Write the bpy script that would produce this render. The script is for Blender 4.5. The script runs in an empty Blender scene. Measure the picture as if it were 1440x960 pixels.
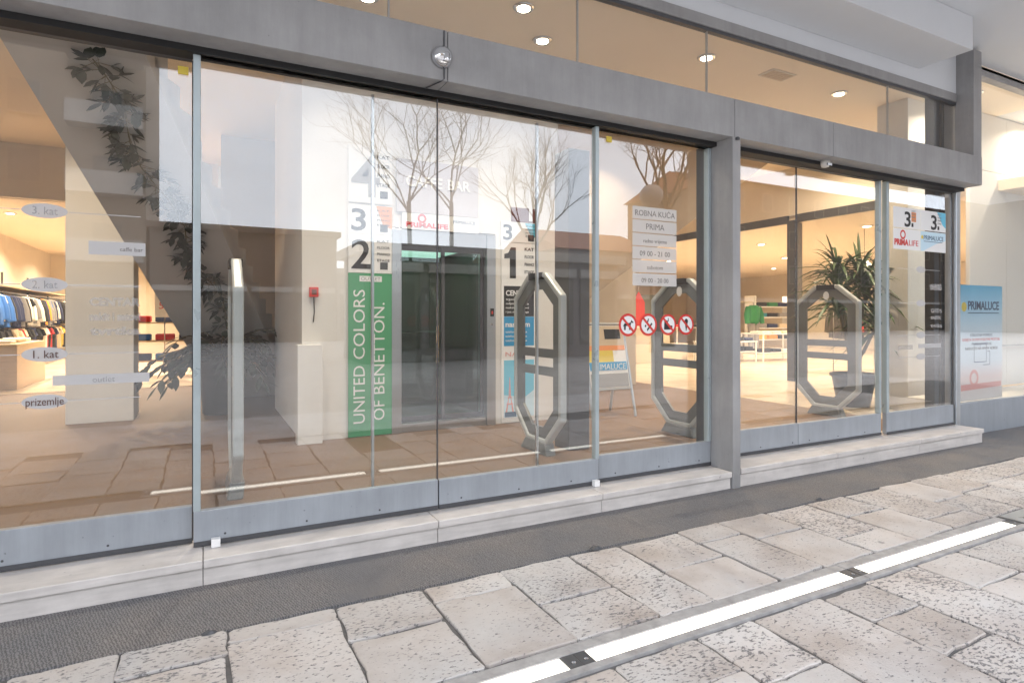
import bpy, bmesh, math, random
from mathutils import Vector, Matrix

random.seed(7)
R = math.radians
scene = bpy.context.scene
COL = scene.collection

# ------------------------------------------------------------------ camera
cam_data = bpy.data.cameras.new('camera')
cam_data.sensor_width = 36.0
cam_data.lens = 36.0 * 838.0 / 1440.0
cam_data.shift_y = -34.0 / 1440.0
cam_data.clip_start = 0.05
cam_data.clip_end = 600
camera = bpy.data.objects.new('camera', cam_data)
COL.objects.link(camera)
camera.location = (0, 0, 1.35)
camera.rotation_euler = (R(90), 0, -math.atan2(.4602, .8878))
scene.camera = camera

# ------------------------------------------------------------------ sky, sun, exposure
SUN_EL, SUN_AZ = R(48), R(200)          # azimuth measured from +Y towards +X
world = bpy.data.worlds.new('World')
scene.world = world
world.use_nodes = True
wn, wl = world.node_tree.nodes, world.node_tree.links
wn.clear()
w_out = wn.new('ShaderNodeOutputWorld')
w_bg = wn.new('ShaderNodeBackground')
w_bg.inputs['Strength'].default_value = 0.15
sky = wn.new('ShaderNodeTexSky')
sky.sky_type = 'NISHITA'
sky.sun_disc = False
sky.sun_elevation = SUN_EL
sky.sun_rotation = SUN_AZ
sky.air_density = 1.0
sky.dust_density = 2.5
w_tc = wn.new('ShaderNodeTexCoord')
w_map = wn.new('ShaderNodeMapping')
w_map.inputs['Scale'].default_value = (1.0, 1.0, 2.6)
w_noise = wn.new('ShaderNodeTexNoise')
w_noise.inputs['Scale'].default_value = 2.3
w_noise.inputs['Detail'].default_value = 8
w_noise.inputs['Roughness'].default_value = 0.55
w_ramp = wn.new('ShaderNodeValToRGB')
w_ramp.color_ramp.elements[0].position = 0.30
w_ramp.color_ramp.elements[0].color = (.6, .6, .6, 1)
w_ramp.color_ramp.elements[1].position = 0.58
w_ramp.color_ramp.elements[1].color = (1, 1, 1, 1)
w_mix = wn.new('ShaderNodeMixRGB')
w_mix.inputs['Color2'].default_value = (16.6, 17.5, 19.0, 1)
wl.new(w_tc.outputs['Generated'], w_map.inputs['Vector'])
wl.new(w_map.outputs['Vector'], w_noise.inputs['Vector'])
wl.new(w_noise.outputs['Fac'], w_ramp.inputs['Fac'])
wl.new(w_ramp.outputs['Color'], w_mix.inputs['Fac'])
wl.new(sky.outputs['Color'], w_mix.inputs['Color1'])
wl.new(w_mix.outputs['Color'], w_bg.inputs['Color'])
wl.new(w_bg.outputs['Background'], w_out.inputs['Surface'])

sun_data = bpy.data.lights.new('sun', 'SUN')
sun_data.energy = 0.7
sun_data.angle = R(50)
sun_data.color = (1.0, .96, .9)
sun = bpy.data.objects.new('sun', sun_data)
COL.objects.link(sun)
sdir = Vector((math.sin(SUN_AZ) * math.cos(SUN_EL), math.cos(SUN_AZ) * math.cos(SUN_EL), math.sin(SUN_EL)))
sun.rotation_euler = sdir.to_track_quat('Z', 'Y').to_euler()

vs = scene.view_settings
vs.view_transform = 'Standard'
vs.look = 'None'
vs.gamma = 1.0
vs.use_curve_mapping = False
vs.exposure = 0.44
scene.cycles.adaptive_threshold = 0.02
scene.cycles.max_bounces = 10
scene.cycles.diffuse_bounces = 5
scene.cycles.glossy_bounces = 5
scene.cycles.transparent_max_bounces = 24
scene.cycles.use_denoising = True
scene.cycles.sample_clamp_indirect = 6.0

WARM = (1.0, .79, .55)
SOFT = (1.0, .86, .68)

# ------------------------------------------------------------------ materials
MATS = {}


def nt(name):
    m = bpy.data.materials.new(name)
    m.use_nodes = True
    n, l = m.node_tree.nodes, m.node_tree.links
    b = n['Principled BSDF']
    MATS[name] = m
    return m, n, l, b


def mat(name, col, rough=.5, metal=0., var=.0, vscale=4., bump=0., bscale=60., spec=None, stretch=None, rand=0.):
    """principled colour with large soft mottling, optional fine bump and per-object tone"""
    m, n, l, b = nt(name)
    b.inputs['Roughness'].default_value = rough
    b.inputs['Metallic'].default_value = metal
    if spec is not None:
        b.inputs['Specular IOR Level'].default_value = spec
    c = (*col, 1)
    b.inputs['Base Color'].default_value = c
    if var or bump or rand:
        tc = n.new('ShaderNodeTexCoord')
        mp = n.new('ShaderNodeMapping')
        if stretch:
            mp.inputs['Scale'].default_value = stretch
        l.new(tc.outputs['Object'], mp.inputs['Vector'])
    if var:
        no = n.new('ShaderNodeTexNoise')
        no.inputs['Scale'].default_value = vscale
        no.inputs['Detail'].default_value = 6
        no.inputs['Roughness'].default_value = .62
        l.new(mp.outputs['Vector'], no.inputs['Vector'])
        mr = n.new('ShaderNodeMapRange')
        mr.inputs['From Min'].default_value = .3
        mr.inputs['From Max'].default_value = .7
        mr.inputs['To Min'].default_value = 1 - var
        mr.inputs['To Max'].default_value = 1 + var
        l.new(no.outputs['Fac'], mr.inputs['Value'])
        hs = n.new('ShaderNodeHueSaturation')
        hs.inputs['Color'].default_value = c
        l.new(mr.outputs['Result'], hs.inputs['Value'])
        l.new(hs.outputs['Color'], b.inputs['Base Color'])
        rr = n.new('ShaderNodeMapRange')
        rr.inputs['To Min'].default_value = max(0, rough - .1)
        rr.inputs['To Max'].default_value = min(1, rough + .1)
        l.new(no.outputs['Fac'], rr.inputs['Value'])
        l.new(rr.outputs['Result'], b.inputs['Roughness'])
    if bump:
        n2 = n.new('ShaderNodeTexNoise')
        n2.inputs['Scale'].default_value = bscale
        n2.inputs['Detail'].default_value = 4
        l.new(mp.outputs['Vector'], n2.inputs['Vector'])
        bp = n.new('ShaderNodeBump')
        bp.inputs['Strength'].default_value = bump
        bp.inputs['Distance'].default_value = .01
        l.new(n2.outputs['Fac'], bp.inputs['Height'])
        l.new(bp.outputs['Normal'], b.inputs['Normal'])
    return m


def weather(m, streak=.12, speck=.5, scale=(2.2, 2.2, .22), sscale=38):
    """rain streaks and small scuffs over a mat() colour"""
    n, l = m.node_tree.nodes, m.node_tree.links
    b = n['Principled BSDF']
    src = b.inputs['Base Color'].links[0].from_socket
    tc = n.new('ShaderNodeTexCoord')
    mp = n.new('ShaderNodeMapping'); mp.inputs['Scale'].default_value = scale
    l.new(tc.outputs['Object'], mp.inputs['Vector'])
    a = n.new('ShaderNodeTexNoise'); a.inputs['Scale'].default_value = 4.5; a.inputs['Detail'].default_value = 8; a.inputs['Roughness'].default_value = .7
    l.new(mp.outputs['Vector'], a.inputs['Vector'])
    mr = n.new('ShaderNodeMapRange'); mr.inputs['From Min'].default_value = .3; mr.inputs['From Max'].default_value = .7
    mr.inputs['To Min'].default_value = 1 - streak; mr.inputs['To Max'].default_value = 1 + streak
    l.new(a.outputs['Fac'], mr.inputs['Value'])
    hs = n.new('ShaderNodeHueSaturation')
    l.new(src, hs.inputs['Color']); l.new(mr.outputs['Result'], hs.inputs['Value'])
    c = n.new('ShaderNodeTexNoise'); c.inputs['Scale'].default_value = sscale; c.inputs['Detail'].default_value = 2
    l.new(tc.outputs['Object'], c.inputs['Vector'])
    cr = n.new('ShaderNodeMapRange'); cr.inputs['From Min'].default_value = .72; cr.inputs['From Max'].default_value = .78; cr.inputs['To Max'].default_value = speck
    l.new(c.outputs['Fac'], cr.inputs['Value'])
    mx = n.new('ShaderNodeMixRGB'); mx.inputs['Color2'].default_value = (.06, .055, .05, 1)
    l.new(cr.outputs['Result'], mx.inputs['Fac']); l.new(hs.outputs['Color'], mx.inputs['Color1'])
    l.new(mx.outputs['Color'], b.inputs['Base Color'])
    return m


def emit(name, col, strength):
    m, n, l, b = nt(name)
    b.inputs['Base Color'].default_value = (.8, .8, .8, 1)
    b.inputs['Emission Color'].default_value = (*col, 1)
    b.inputs['Emission Strength'].default_value = strength
    return m


def glass(name, tint=(.975, .985, .98), ior=1.82, refl=(.97, .98, 1.0)):
    """thin clear sheet glass: straight transmission plus a Fresnel reflection on both faces"""
    m, n, l, b = nt(name)
    n.remove(b)
    out = n['Material Output']
    tr = n.new('ShaderNodeBsdfTransparent')
    tr.inputs['Color'].default_value = (*tint, 1)
    gl = n.new('ShaderNodeBsdfGlossy')
    gl.inputs['Roughness'].default_value = 0.0
    gl.inputs['Color'].default_value = (*refl, 1)
    geo = n.new('ShaderNodeNewGeometry')
    io = n.new('ShaderNodeMapRange')
    io.inputs['To Min'].default_value = ior
    io.inputs['To Max'].default_value = 1 / ior
    l.new(geo.outputs['Backfacing'], io.inputs['Value'])
    fr = n.new('ShaderNodeFresnel')
    l.new(io.outputs['Result'], fr.inputs['IOR'])
    mx = n.new('ShaderNodeMixShader')
    l.new(fr.outputs['Fac'], mx.inputs['Fac'])
    l.new(tr.outputs[0], mx.inputs[1])
    l.new(gl.outputs[0], mx.inputs[2])
    l.new(mx.outputs[0], out.inputs['Surface'])
    return m


def film(name, col, opacity):
    m, n, l, b = nt(name)
    b.inputs['Base Color'].default_value = (*col, 1)
    b.inputs['Roughness'].default_value = .6
    b.inputs['Alpha'].default_value = opacity
    return m


def stone_material():
    m, n, l, b = nt('limestone')
    tc = n.new('ShaderNodeTexCoord')
    oi = n.new('ShaderNodeObjectInfo')
    addv = n.new('ShaderNodeVectorMath'); addv.operation = 'ADD'
    sc = n.new('ShaderNodeMath'); sc.operation = 'MULTIPLY'; sc.inputs[1].default_value = 37.0
    l.new(oi.outputs['Random'], sc.inputs[0])
    l.new(tc.outputs['Object'], addv.inputs[0]); l.new(sc.outputs[0], addv.inputs[1])
    V = addv.outputs[0]

    def noise(scale, detail, rough=.6, vec=V):
        t = n.new('ShaderNodeTexNoise')
        t.inputs['Scale'].default_value = scale; t.inputs['Detail'].default_value = detail
        t.inputs['Roughness'].default_value = rough
        l.new(vec, t.inputs['Vector'])
        return t.outputs['Fac']
    big = noise(2.4, 5)
    ramp = n.new('ShaderNodeValToRGB')
    e = ramp.color_ramp.elements
    e[0].position = .32; e[0].color = (.47, .39, .34, 1)
    e[1].position = .68; e[1].color = (.61, .59, .58, 1)
    k = e.new(.5); k.color = (.58, .525, .495, 1)
    l.new(big, ramp.inputs['Fac'])
    # tone per stone
    tone = n.new('ShaderNodeMapRange'); tone.inputs['To Min'].default_value = .84; tone.inputs['To Max'].default_value = 1.02
    l.new(oi.outputs['Random'], tone.inputs['Value'])
    hs = n.new('ShaderNodeHueSaturation'); hs.inputs['Saturation'].default_value = .66
    l.new(ramp.outputs['Color'], hs.inputs['Color']); l.new(tone.outputs['Result'], hs.inputs['Value'])
    # chisel pits: denser on some stones than on others
    mp = n.new('ShaderNodeMapping'); mp.inputs['Scale'].default_value = (1.0, 1.9, 1.0); mp.inputs['Rotation'].default_value = (0, 0, .5)
    l.new(V, mp.inputs['Vector'])
    pit = noise(44, 3.0, .6, mp.outputs['Vector'])
    dens = noise(3.2, 3)
    w = n.new('ShaderNodeTexWhiteNoise'); w.noise_dimensions = '1D'; l.new(oi.outputs['Random'], w.inputs['W'])
    thr = n.new('ShaderNodeMapRange'); thr.inputs['To Min'].default_value = .53; thr.inputs['To Max'].default_value = .635
    l.new(w.outputs['Value'], thr.inputs['Value'])
    t2 = n.new('ShaderNodeMath'); t2.operation = 'MULTIPLY_ADD'; t2.inputs[1].default_value = -.22
    l.new(dens, t2.inputs[0])
    t3 = n.new('ShaderNodeMath'); t3.operation = 'ADD'; t3.inputs[1].default_value = .11
    l.new(thr.outputs['Result'], t3.inputs[0]); l.new(t3.outputs[0], t2.inputs[2])
    sub = n.new('ShaderNodeMath'); sub.operation = 'SUBTRACT'
    l.new(pit, sub.inputs[0]); l.new(t2.outputs[0], sub.inputs[1])
    pm = n.new('ShaderNodeMapRange'); pm.inputs['From Min'].default_value = 0; pm.inputs['From Max'].default_value = .085
    l.new(sub.outputs[0], pm.inputs['Value'])
    mx = n.new('ShaderNodeMixRGB'); mx.inputs['Color2'].default_value = (.17, .165, .17, 1)
    l.new(hs.outputs['Color'], mx.inputs['Color1'])
    pf = n.new('ShaderNodeMath'); pf.operation = 'MULTIPLY'; pf.inputs[1].default_value = .95
    l.new(pm.outputs['Result'], pf.inputs[0]); l.new(pf.outputs[0], mx.inputs['Fac'])
    # grey traffic grime in broad clouds and a few large worn spots
    gr = noise(1.3, 6, .7, tc.outputs['Object'])
    gm = n.new('ShaderNodeMapRange'); gm.inputs['From Min'].default_value = .46; gm.inputs['From Max'].default_value = .72; gm.inputs['To Max'].default_value = .5
    l.new(gr, gm.inputs['Value'])
    m2 = n.new('ShaderNodeMixRGB'); m2.blend_type = 'MULTIPLY'; m2.inputs['Color2'].default_value = (.66, .66, .68, 1)
    l.new(gm.outputs['Result'], m2.inputs['Fac']); l.new(mx.outputs['Color'], m2.inputs['Color1'])
    sp = noise(13, 2.0, .5)
    sm_ = n.new('ShaderNodeMapRange'); sm_.inputs['From Min'].default_value = .695; sm_.inputs['From Max'].default_value = .74; sm_.inputs['To Max'].default_value = .75
    l.new(sp, sm_.inputs['Value'])
    m3 = n.new('ShaderNodeMixRGB'); m3.inputs['Color2'].default_value = (.22, .215, .22, 1)
    l.new(sm_.outputs['Result'], m3.inputs['Fac']); l.new(m2.outputs['Color'], m3.inputs['Color1'])
    l.new(m3.outputs['Color'], b.inputs['Base Color'])
    b.inputs['Roughness'].default_value = .55
    fine = noise(90, 4)
    hgt = n.new('ShaderNodeMath'); hgt.operation = 'MULTIPLY_ADD'; hgt.inputs[1].default_value = -1.0
    l.new(pm.outputs['Result'], hgt.inputs[0]); l.new(fine, hgt.inputs[2])
    bp = n.new('ShaderNodeBump'); bp.inputs['Strength'].default_value = .45; bp.inputs['Distance'].default_value = .006
    l.new(hgt.outputs[0], bp.inputs['Height']); l.new(bp.outputs['Normal'], b.inputs['Normal'])
    return m


def border_material():
    """dark ribbed stone strip along the step"""
    m, n, l, b = nt('ribbed_stone')
    tc = n.new('ShaderNodeTexCoord')
    mp = n.new('ShaderNodeMapping'); mp.inputs['Rotation'].default_value = (0, 0, R(-16))
    l.new(tc.outputs['Object'], mp.inputs['Vector'])
    wv = n.new('ShaderNodeTexWave'); wv.inputs['Scale'].default_value = 26; wv.inputs['Distortion'].default_value = 7; wv.inputs['Detail'].default_value = 3
    wv.inputs['Detail Scale'].default_value = 2.5
    l.new(mp.outputs['Vector'], wv.inputs['Vector'])
    grit = n.new('ShaderNodeTexNoise'); grit.inputs['Scale'].default_value = 150; grit.inputs['Detail'].default_value = 4
    l.new(tc.outputs['Object'], grit.inputs['Vector'])
    rib = n.new('ShaderNodeMixRGB'); rib.inputs['Fac'].default_value = .62
    l.new(wv.outputs['Fac'], rib.inputs['Color1']); l.new(grit.outputs['Fac'], rib.inputs['Color2'])
    big = n.new('ShaderNodeTexNoise'); big.inputs['Scale'].default_value = 2.3; big.inputs['Detail'].default_value = 5
    l.new(tc.outputs['Object'], big.inputs['Vector'])
    ra = n.new('ShaderNodeValToRGB'); e = ra.color_ramp.elements
    e[0].position = .35; e[0].color = (.135, .136, .145, 1); e[1].position = .72; e[1].color = (.175, .163, .158, 1)
    l.new(big.outputs['Fac'], ra.inputs['Fac'])
    mr = n.new('ShaderNodeMapRange'); mr.inputs['From Min'].default_value = .3; mr.inputs['From Max'].default_value = .7
    mr.inputs['To Min'].default_value = .6; mr.inputs['To Max'].default_value = 1.5
    l.new(rib.outputs['Color'], mr.inputs['Value'])
    hs = n.new('ShaderNodeHueSaturation'); l.new(ra.outputs['Color'], hs.inputs['Color']); l.new(mr.outputs['Result'], hs.inputs['Value'])
    l.new(hs.outputs['Color'], b.inputs['Base Color'])
    b.inputs['Roughness'].default_value = .75
    bp = n.new('ShaderNodeBump'); bp.inputs['Strength'].default_value = .6; bp.inputs['Distance'].default_value = .006
    l.new(rib.outputs['Color'], bp.inputs['Height']); l.new(bp.outputs['Normal'], b.inputs['Normal'])
    return m


LIMESTONE = stone_material()
RIBBED = border_material()
MORTAR = mat('mortar', (.14, .137, .138), .85, var=.25, vscale=9, bump=.5)
MORTARL = mat('dusty_channel', (.36, .355, .36), .6, metal=.15, var=.25, vscale=14)
STREET = mat('street_paving', (.34, .31, .29), .7, var=.2, vscale=1.5)
PANEL = weather(mat('grey_cladding', (.30, .298, .302), .5, var=.14, vscale=2.2, bump=.08, bscale=25), .10, .35)
KICK = weather(mat('kick_panel_metal', (.33, .36, .40), .38, metal=.25, var=.07, vscale=3), .10, .45)
ALU = mat('brushed_aluminium', (.50, .53, .56), .32, metal=.75, var=.06, vscale=8)
GEDGE = mat('glass_edge_profile', (.38, .44, .46), .3, metal=.2, var=.08, vscale=5)
DARKFRAME = mat('dark_steel', (.075, .077, .085), .42, metal=.2, var=.1)
BLACK = mat('black_rubber', (.012, .012, .013), .6)
MARBLE = weather(mat('step_marble', (.57, .54, .52), .38, var=.12, vscale=5), .14, .5, (.5, 3, 6), 26)
GLASS = glass('clear_glass')
GLASSG = glass('green_glass', (.72, .88, .83), 1.5)
WHITEWALL = mat('white_plaster', (.74, .72, .69), .75, var=.03, vscale=2, bump=.05)
CREAM = mat('cream_plaster', (.72, .65, .55), .75, var=.04, vscale=2)
STAIRGREY = mat('stair_plaster', (.52, .495, .47), .75, var=.05, vscale=1.5)
SOFFIT = mat('soffit_paint', (.64, .665, .70), .7, var=.025, vscale=1.2)
CEIL = mat('ceiling_paint', (.88, .76, .61), .7, var=.03, vscale=1)
FLOORB = mat('brown_carpet', (.17, .108, .07), .55, var=.12, vscale=14, bump=.15, bscale=200)
FLOORC = mat('cream_tile', (.68, .59, .48), .22, var=.05, vscale=2)
STEEL = mat('stainless_steel', (.46, .47, .48), .3, metal=.9, var=.05, vscale=5, stretch=(1, 1, .1))
CHROME = mat('chrome', (.75, .76, .78), .1, metal=1.0)
CABIN = mat('lift_cab_panel', (.10, .10, .082), .35, metal=.3, var=.06)
PWHITE = mat('print_white', (.80, .80, .80), .5)
PBLACK = mat('print_black', (.018, .018, .02), .5)
PGREEN = mat('print_green', (.075, .33, .16), .45, var=.02)
PBLUE = mat('print_blue', (.03, .30, .58), .45)
PCYAN = mat('print_cyan', (.14, .52, .72), .45)
PSKY = mat('print_pale_blue', (.55, .73, .84), .45)
PRED = mat('print_red', (.62, .04, .03), .45)
PPINK = mat('print_pink', (.72, .33, .30), .5)
PGREY = mat('print_grey', (.30, .30, .31), .5)
PNAVY = mat('print_navy', (.03, .08, .16), .5)
PORANGE = mat('print_orange', (.78, .28, .08), .5)
PYELLOW = mat('print_yellow', (.72, .55, .07), .5)
PMAROON = mat('print_maroon', (.16, .06, .045), .5)
FROST = film('frosted_film', (.58, .575, .585), .80)
FROSTF = film('faded_film', (.5, .49, .49), .30)
FROSTW = film('white_film', (.70, .68, .66), .70)
INKF = film('faded_ink', (.30, .27, .25), .38)
INK = film('brown_ink', (.12, .06, .05), .9)
EASFRAME = mat('gate_shell', (.45, .47, .465), .35, var=.04)
EASDARK = mat('gate_panel', (.14, .145, .142), .4)
LEAF1 = mat('leaf_dark', (.012, .026, .012), .5, var=.3, vscale=8)
LEAF2 = mat('leaf_dracaena', (.05, .105, .028), .42, var=.3, vscale=6)
STEM = mat('plant_stem', (.16, .13, .07), .7)
POT = mat('black_pot', (.022, .024, .028), .4)
SOIL = mat('soil', (.05, .035, .025), .9, var=.3, vscale=30)
BARK = mat('bark', (.05, .038, .03), .85, var=.25, vscale=12)
TAN = mat('tan_render', (.27, .215, .165), .8, var=.06, vscale=.4)
PINKWALL = mat('grey_pink_render', (.26, .225, .215), .8, var=.06, vscale=.4)
BROWNWALL = mat('brown_render', (.13, .10, .08), .8, var=.06, vscale=.4)
ROOF = mat('clay_tile_roof', (.34, .15, .09), .8, var=.15, vscale=3)
WINGLASS = mat('dark_window', (.16, .14, .12), .25)
BALC = mat('balcony_white', (.40, .37, .34), .7)
WINFRAME = mat('window_surround', (.30, .25, .20), .7)
LAMPMETAL = mat('lamp_post_metal', (.10, .10, .11), .5, metal=.3)
MILK = mat('milky_globe', (.62, .61, .58), .35)
WOOD = mat('pale_wood', (.58, .44, .28), .5, var=.08, vscale=6, stretch=(1, 8, 8))
SKIN = mat('mannequin_shell', (.62, .60, .57), .4)
LENS = emit('lamp_lens', (1.0, .84, .62), 14)
LENSC = emit('lamp_lens_cool', (.94, 1.0, .90), 10)
STRIP = emit('strip_lens', (1.0, .96, .80), 1.25)
LIFTLENS = emit('lift_lens', (.75, 1.0, .86), .7)
CLOTH = {k: mat('cloth_' + k, c, .85, bump=.3, bscale=90) for k, c in dict(
    green=(.018, .16, .05), black=(.014, .014, .016), navy=(.02, .03, .09), red=(.55, .03, .03), white=(.72, .70, .66),
    blue=(.03, .13, .42), orange=(.75, .30, .04), beige=(.58, .46, .33), grey=(.25, .25, .26), mustard=(.62, .40, .06),
    teal=(.03, .2, .25), cream=(.70, .60, .46)).items()}


# ------------------------------------------------------------------ building helpers
class MB:
    """collects shapes and links them as ONE mesh object"""

    def __init__(s):
        s.v, s.f, s.m = [], [], []
        s.mats = []

    def mi(s, mt):
        if mt is None:
            return 0
        if mt not in s.mats:
            s.mats.append(mt)
        return s.mats.index(mt)

    def add(s, vs, fs, mt=None):
        o = len(s.v)
        i = s.mi(mt)
        s.v += [tuple(p) for p in vs]
        s.f += [tuple(q + o for q in f) for f in fs]
        s.m += [i] * len(fs)
        return s

    def box(s, a, b, mt=None):
        x0, y0, z0 = a
        x1, y1, z1 = b
        return s.add([(x0, y0, z0), (x1, y0, z0), (x1, y1, z0), (x0, y1, z0), (x0, y0, z1), (x1, y0, z1), (x1, y1, z1), (x0, y1, z1)],
                     [(0, 3, 2, 1), (4, 5, 6, 7), (0, 1, 5, 4), (1, 2, 6, 5), (2, 3, 7, 6), (3, 0, 4, 7)], mt)

    def prism(s, pts, d, mt=None):
        """pts: list of 3-D points of a planar outline, d: extrusion vector"""
        n = len(pts)
        d = Vector(d)
        q = [Vector(p) + d for p in pts]
        fs = [tuple(range(n - 1, -1, -1)), tuple(range(n, 2 * n))] + [(i, (i + 1) % n, n + (i + 1) % n, n + i) for i in range(n)]
        return s.add([Vector(p) for p in pts] + q, fs, mt)

    def tube(s, path, rad, seg=6, mt=None, cap=True):
        path = [Vector(p) for p in path]
        n = len(path)
        rad = rad if isinstance(rad, (list, tuple)) else [rad] * n
        vs, fs = [], []
        for i, p in enumerate(path):
            t = (path[min(i + 1, n - 1)] - path[max(i - 1, 0)])
            t = t.normalized() if t.length > 1e-9 else Vector((0, 0, 1))
            a = t.cross(Vector((0, 0, 1)) if abs(t.z) < .9 else Vector((1, 0, 0))).normalized()
            b = t.cross(a)
            for k in range(seg):
                an = 2 * math.pi * k / seg
                vs.append(p + (a * math.cos(an) + b * math.sin(an)) * rad[i])
        for i in range(n - 1):
            for k in range(seg):
                k2 = (k + 1) % seg
                fs.append((i * seg + k, i * seg + k2, (i + 1) * seg + k2, (i + 1) * seg + k))
        if cap:
            fs.append(tuple(range(seg)))
            fs.append(tuple((n - 1) * seg + k for k in range(seg - 1, -1, -1)))
        return s.add(vs, fs, mt)

    def lathe(s, prof, c=(0, 0, 0), seg=24, mt=None):
        vs, fs = [], []
        for r, z in prof:
            for k in range(seg):
                a = 2 * math.pi * k / seg
                vs.append((c[0] + r * math.cos(a), c[1] + r * math.sin(a), c[2] + z))
        for i in range(len(prof) - 1):
            for k in range(seg):
                k2 = (k + 1) % seg
                fs.append((i * seg + k, i * seg + k2, (i + 1) * seg + k2, (i + 1) * seg + k))
        fs.append(tuple(range(seg - 1, -1, -1)))
        fs.append(tuple((len(prof) - 1) * seg + k for k in range(seg)))
        return s.add(vs, fs, mt)

    def mesh(s, name, mt=None):
        me = bpy.data.meshes.new(name)
        me.from_pydata(s.v, [], s.f)
        if s.mats:
            for q in s.mats:
                me.materials.append(q)
            me.polygons.foreach_set('material_index', s.m)
        elif mt:
            me.materials.append(mt)
        me.update()
        return me

    def build(s, name, mt=None, parent=None, smooth=False, bevel=0.):
        me = s.mesh(name, mt)
        if smooth:
            me.polygons.foreach_set('use_smooth', [True] * len(me.polygons))
        o = bpy.data.objects.new(name, me)
        COL.objects.link(o)
        if parent:
            o.parent = parent
            o.matrix_parent_inverse = parent_inverse(parent)
        if bevel:
            b = o.modifiers.new('edge', 'BEVEL')
            b.width = bevel
            b.segments = 2
            b.limit_method = 'ANGLE'
        return o


def parent_inverse(p):
    m = Matrix.Identity(4)
    chain = []
    q = p
    while q:
        chain.append(q)
        q = q.parent
    m = Matrix.Identity(4)
    for q in reversed(chain):
        m = m @ q.matrix_parent_inverse @ Matrix.LocRotScale(q.location, q.rotation_euler, q.scale)
    return m.inverted()


def tag(o, label=None, cat=None, group=None, kind=None):
    if label:
        o['label'] = label
    if cat:
        o['category'] = cat
    if group:
        o['group'] = group
    if kind:
        o['kind'] = kind
    return o


def empty(name, loc, label=None, cat=None, group=None, rz=0.):
    o = bpy.data.objects.new(name, None)
    COL.objects.link(o)
    o.empty_display_size = .1
    o.location = loc
    o.rotation_euler = (0, 0, rz)
    return tag(o, label, cat, group)


def struct(name, mb, mt, bevel=0., label=None):
    o = mb.build(name, mt, bevel=bevel)
    o['kind'] = 'structure'
    if label:
        o['label'] = label
    return o


def box(a, b):
    return MB().box(a, b)


def copy_tree(o, parent=None):
    c = o.copy()
    COL.objects.link(c)
    c.parent = parent
    if parent is not None:
        c.matrix_parent_inverse = o.matrix_parent_inverse.copy()
    for ch in list(o.children):
        copy_tree(ch, c)
    return c


_fonts = {}


def text_mesh(txt, size, align='LEFT', extrude=.0, bold=0., shear=0., spacing=1., sx=1.):
    cu = bpy.data.curves.new('lettering', 'FONT')
    cu.body = txt
    cu.size = size
    cu.align_x = align
    cu.align_y = 'BOTTOM_BASELINE'
    cu.extrude = extrude
    cu.offset = bold
    cu.space_character = spacing
    cu.shear = shear
    cu.resolution_u = 3
    ob = bpy.data.objects.new('tmp', cu)
    COL.objects.link(ob)
    dg = bpy.context.evaluated_depsgraph_get()
    me = bpy.data.meshes.new_from_object(ob.evaluated_get(dg), depsgraph=dg)
    bpy.data.objects.remove(ob)
    bpy.data.curves.remove(cu)
    if sx != 1.:
        me.transform(Matrix.Diagonal((sx, 1, 1, 1)))
    return me


def lettering(txt, x, y, z, size, mt, parent=None, align='LEFT', turn=0., bold=0., ext=.0008, spacing=1., sx=1., name='lettering', width=None, mirror=False):
    """flat letters standing on the plane y, facing the street (-Y); turn = rotation in that plane"""
    me = text_mesh(txt, size, align, ext, bold, spacing=spacing, sx=sx)
    if width:
        xs = [v.co.x for v in me.vertices]
        w = max(xs) - min(xs)
        me.transform(Matrix.Diagonal((width / w, 1, 1, 1)))
        if align == 'LEFT':
            me.transform(Matrix.Translation((-min(v.co.x for v in me.vertices), 0, 0)))
    if mirror:
        me.transform(Matrix.Diagonal((-1, 1, 1, 1)))
        me.flip_normals()
    me.transform(Matrix.Translation((x, y, z)) @ Matrix.Rotation(R(90), 4, 'X') @ Matrix.Rotation(turn, 4, 'Z'))
    me.materials.clear()
    me.materials.append(mt)
    me.name = name
    o = bpy.data.objects.new(name, me)
    COL.objects.link(o)
    if parent:
        o.parent = parent
        o.matrix_parent_inverse = parent_inverse(parent)
    return o


def ell(cx, y, cz, rx, rz, n=24, a0=0., a1=2 * math.pi):
    return [(cx + rx * math.cos(a0 + (a1 - a0) * k / n), y, cz + rz * math.sin(a0 + (a1 - a0) * k / n)) for k in range(n)]


def lamp(name, loc, energy, size, col, parent=None, spread=160, point=(0, 0, -1)):
    d = bpy.data.lights.new(name, 'AREA')
    d.shape = 'DISK'
    d.size = size
    d.energy = energy
    d.color = col
    d.spread = R(spread)
    o = bpy.data.objects.new(name, d)
    COL.objects.link(o)
    o.location = loc
    if parent:
        o.parent = parent
        o.matrix_parent_inverse = parent_inverse(parent)
    return o


# =================================================================== GROUND
F = .13                                   # hall floor level
LEFT_TOP, RIGHT_TOP = .135, .150          # step treads
YL, YR, YW = 3.58, 3.68, 3.66             # glass planes: sliding doors, doors beyond the post, fixed panes

struct('street', MB().add([(-150, -150, -.03), (150, -150, -.03), (150, 3.6, -.03), (-150, 3.6, -.03)], [(0, 1, 2, 3)]), STREET)
struct('paving_bed', MB().add([(-6, -1.6, -.012), (14, -1.6, -.012), (14, 3.6, -.012), (-6, 3.6, -.012)], [(0, 1, 2, 3)]), MORTAR)

# limestone paving: courses run from the step to the street, each stone its own piece
paving = empty('paving', (0, 0, 0))
paving['kind'] = 'structure'


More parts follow.
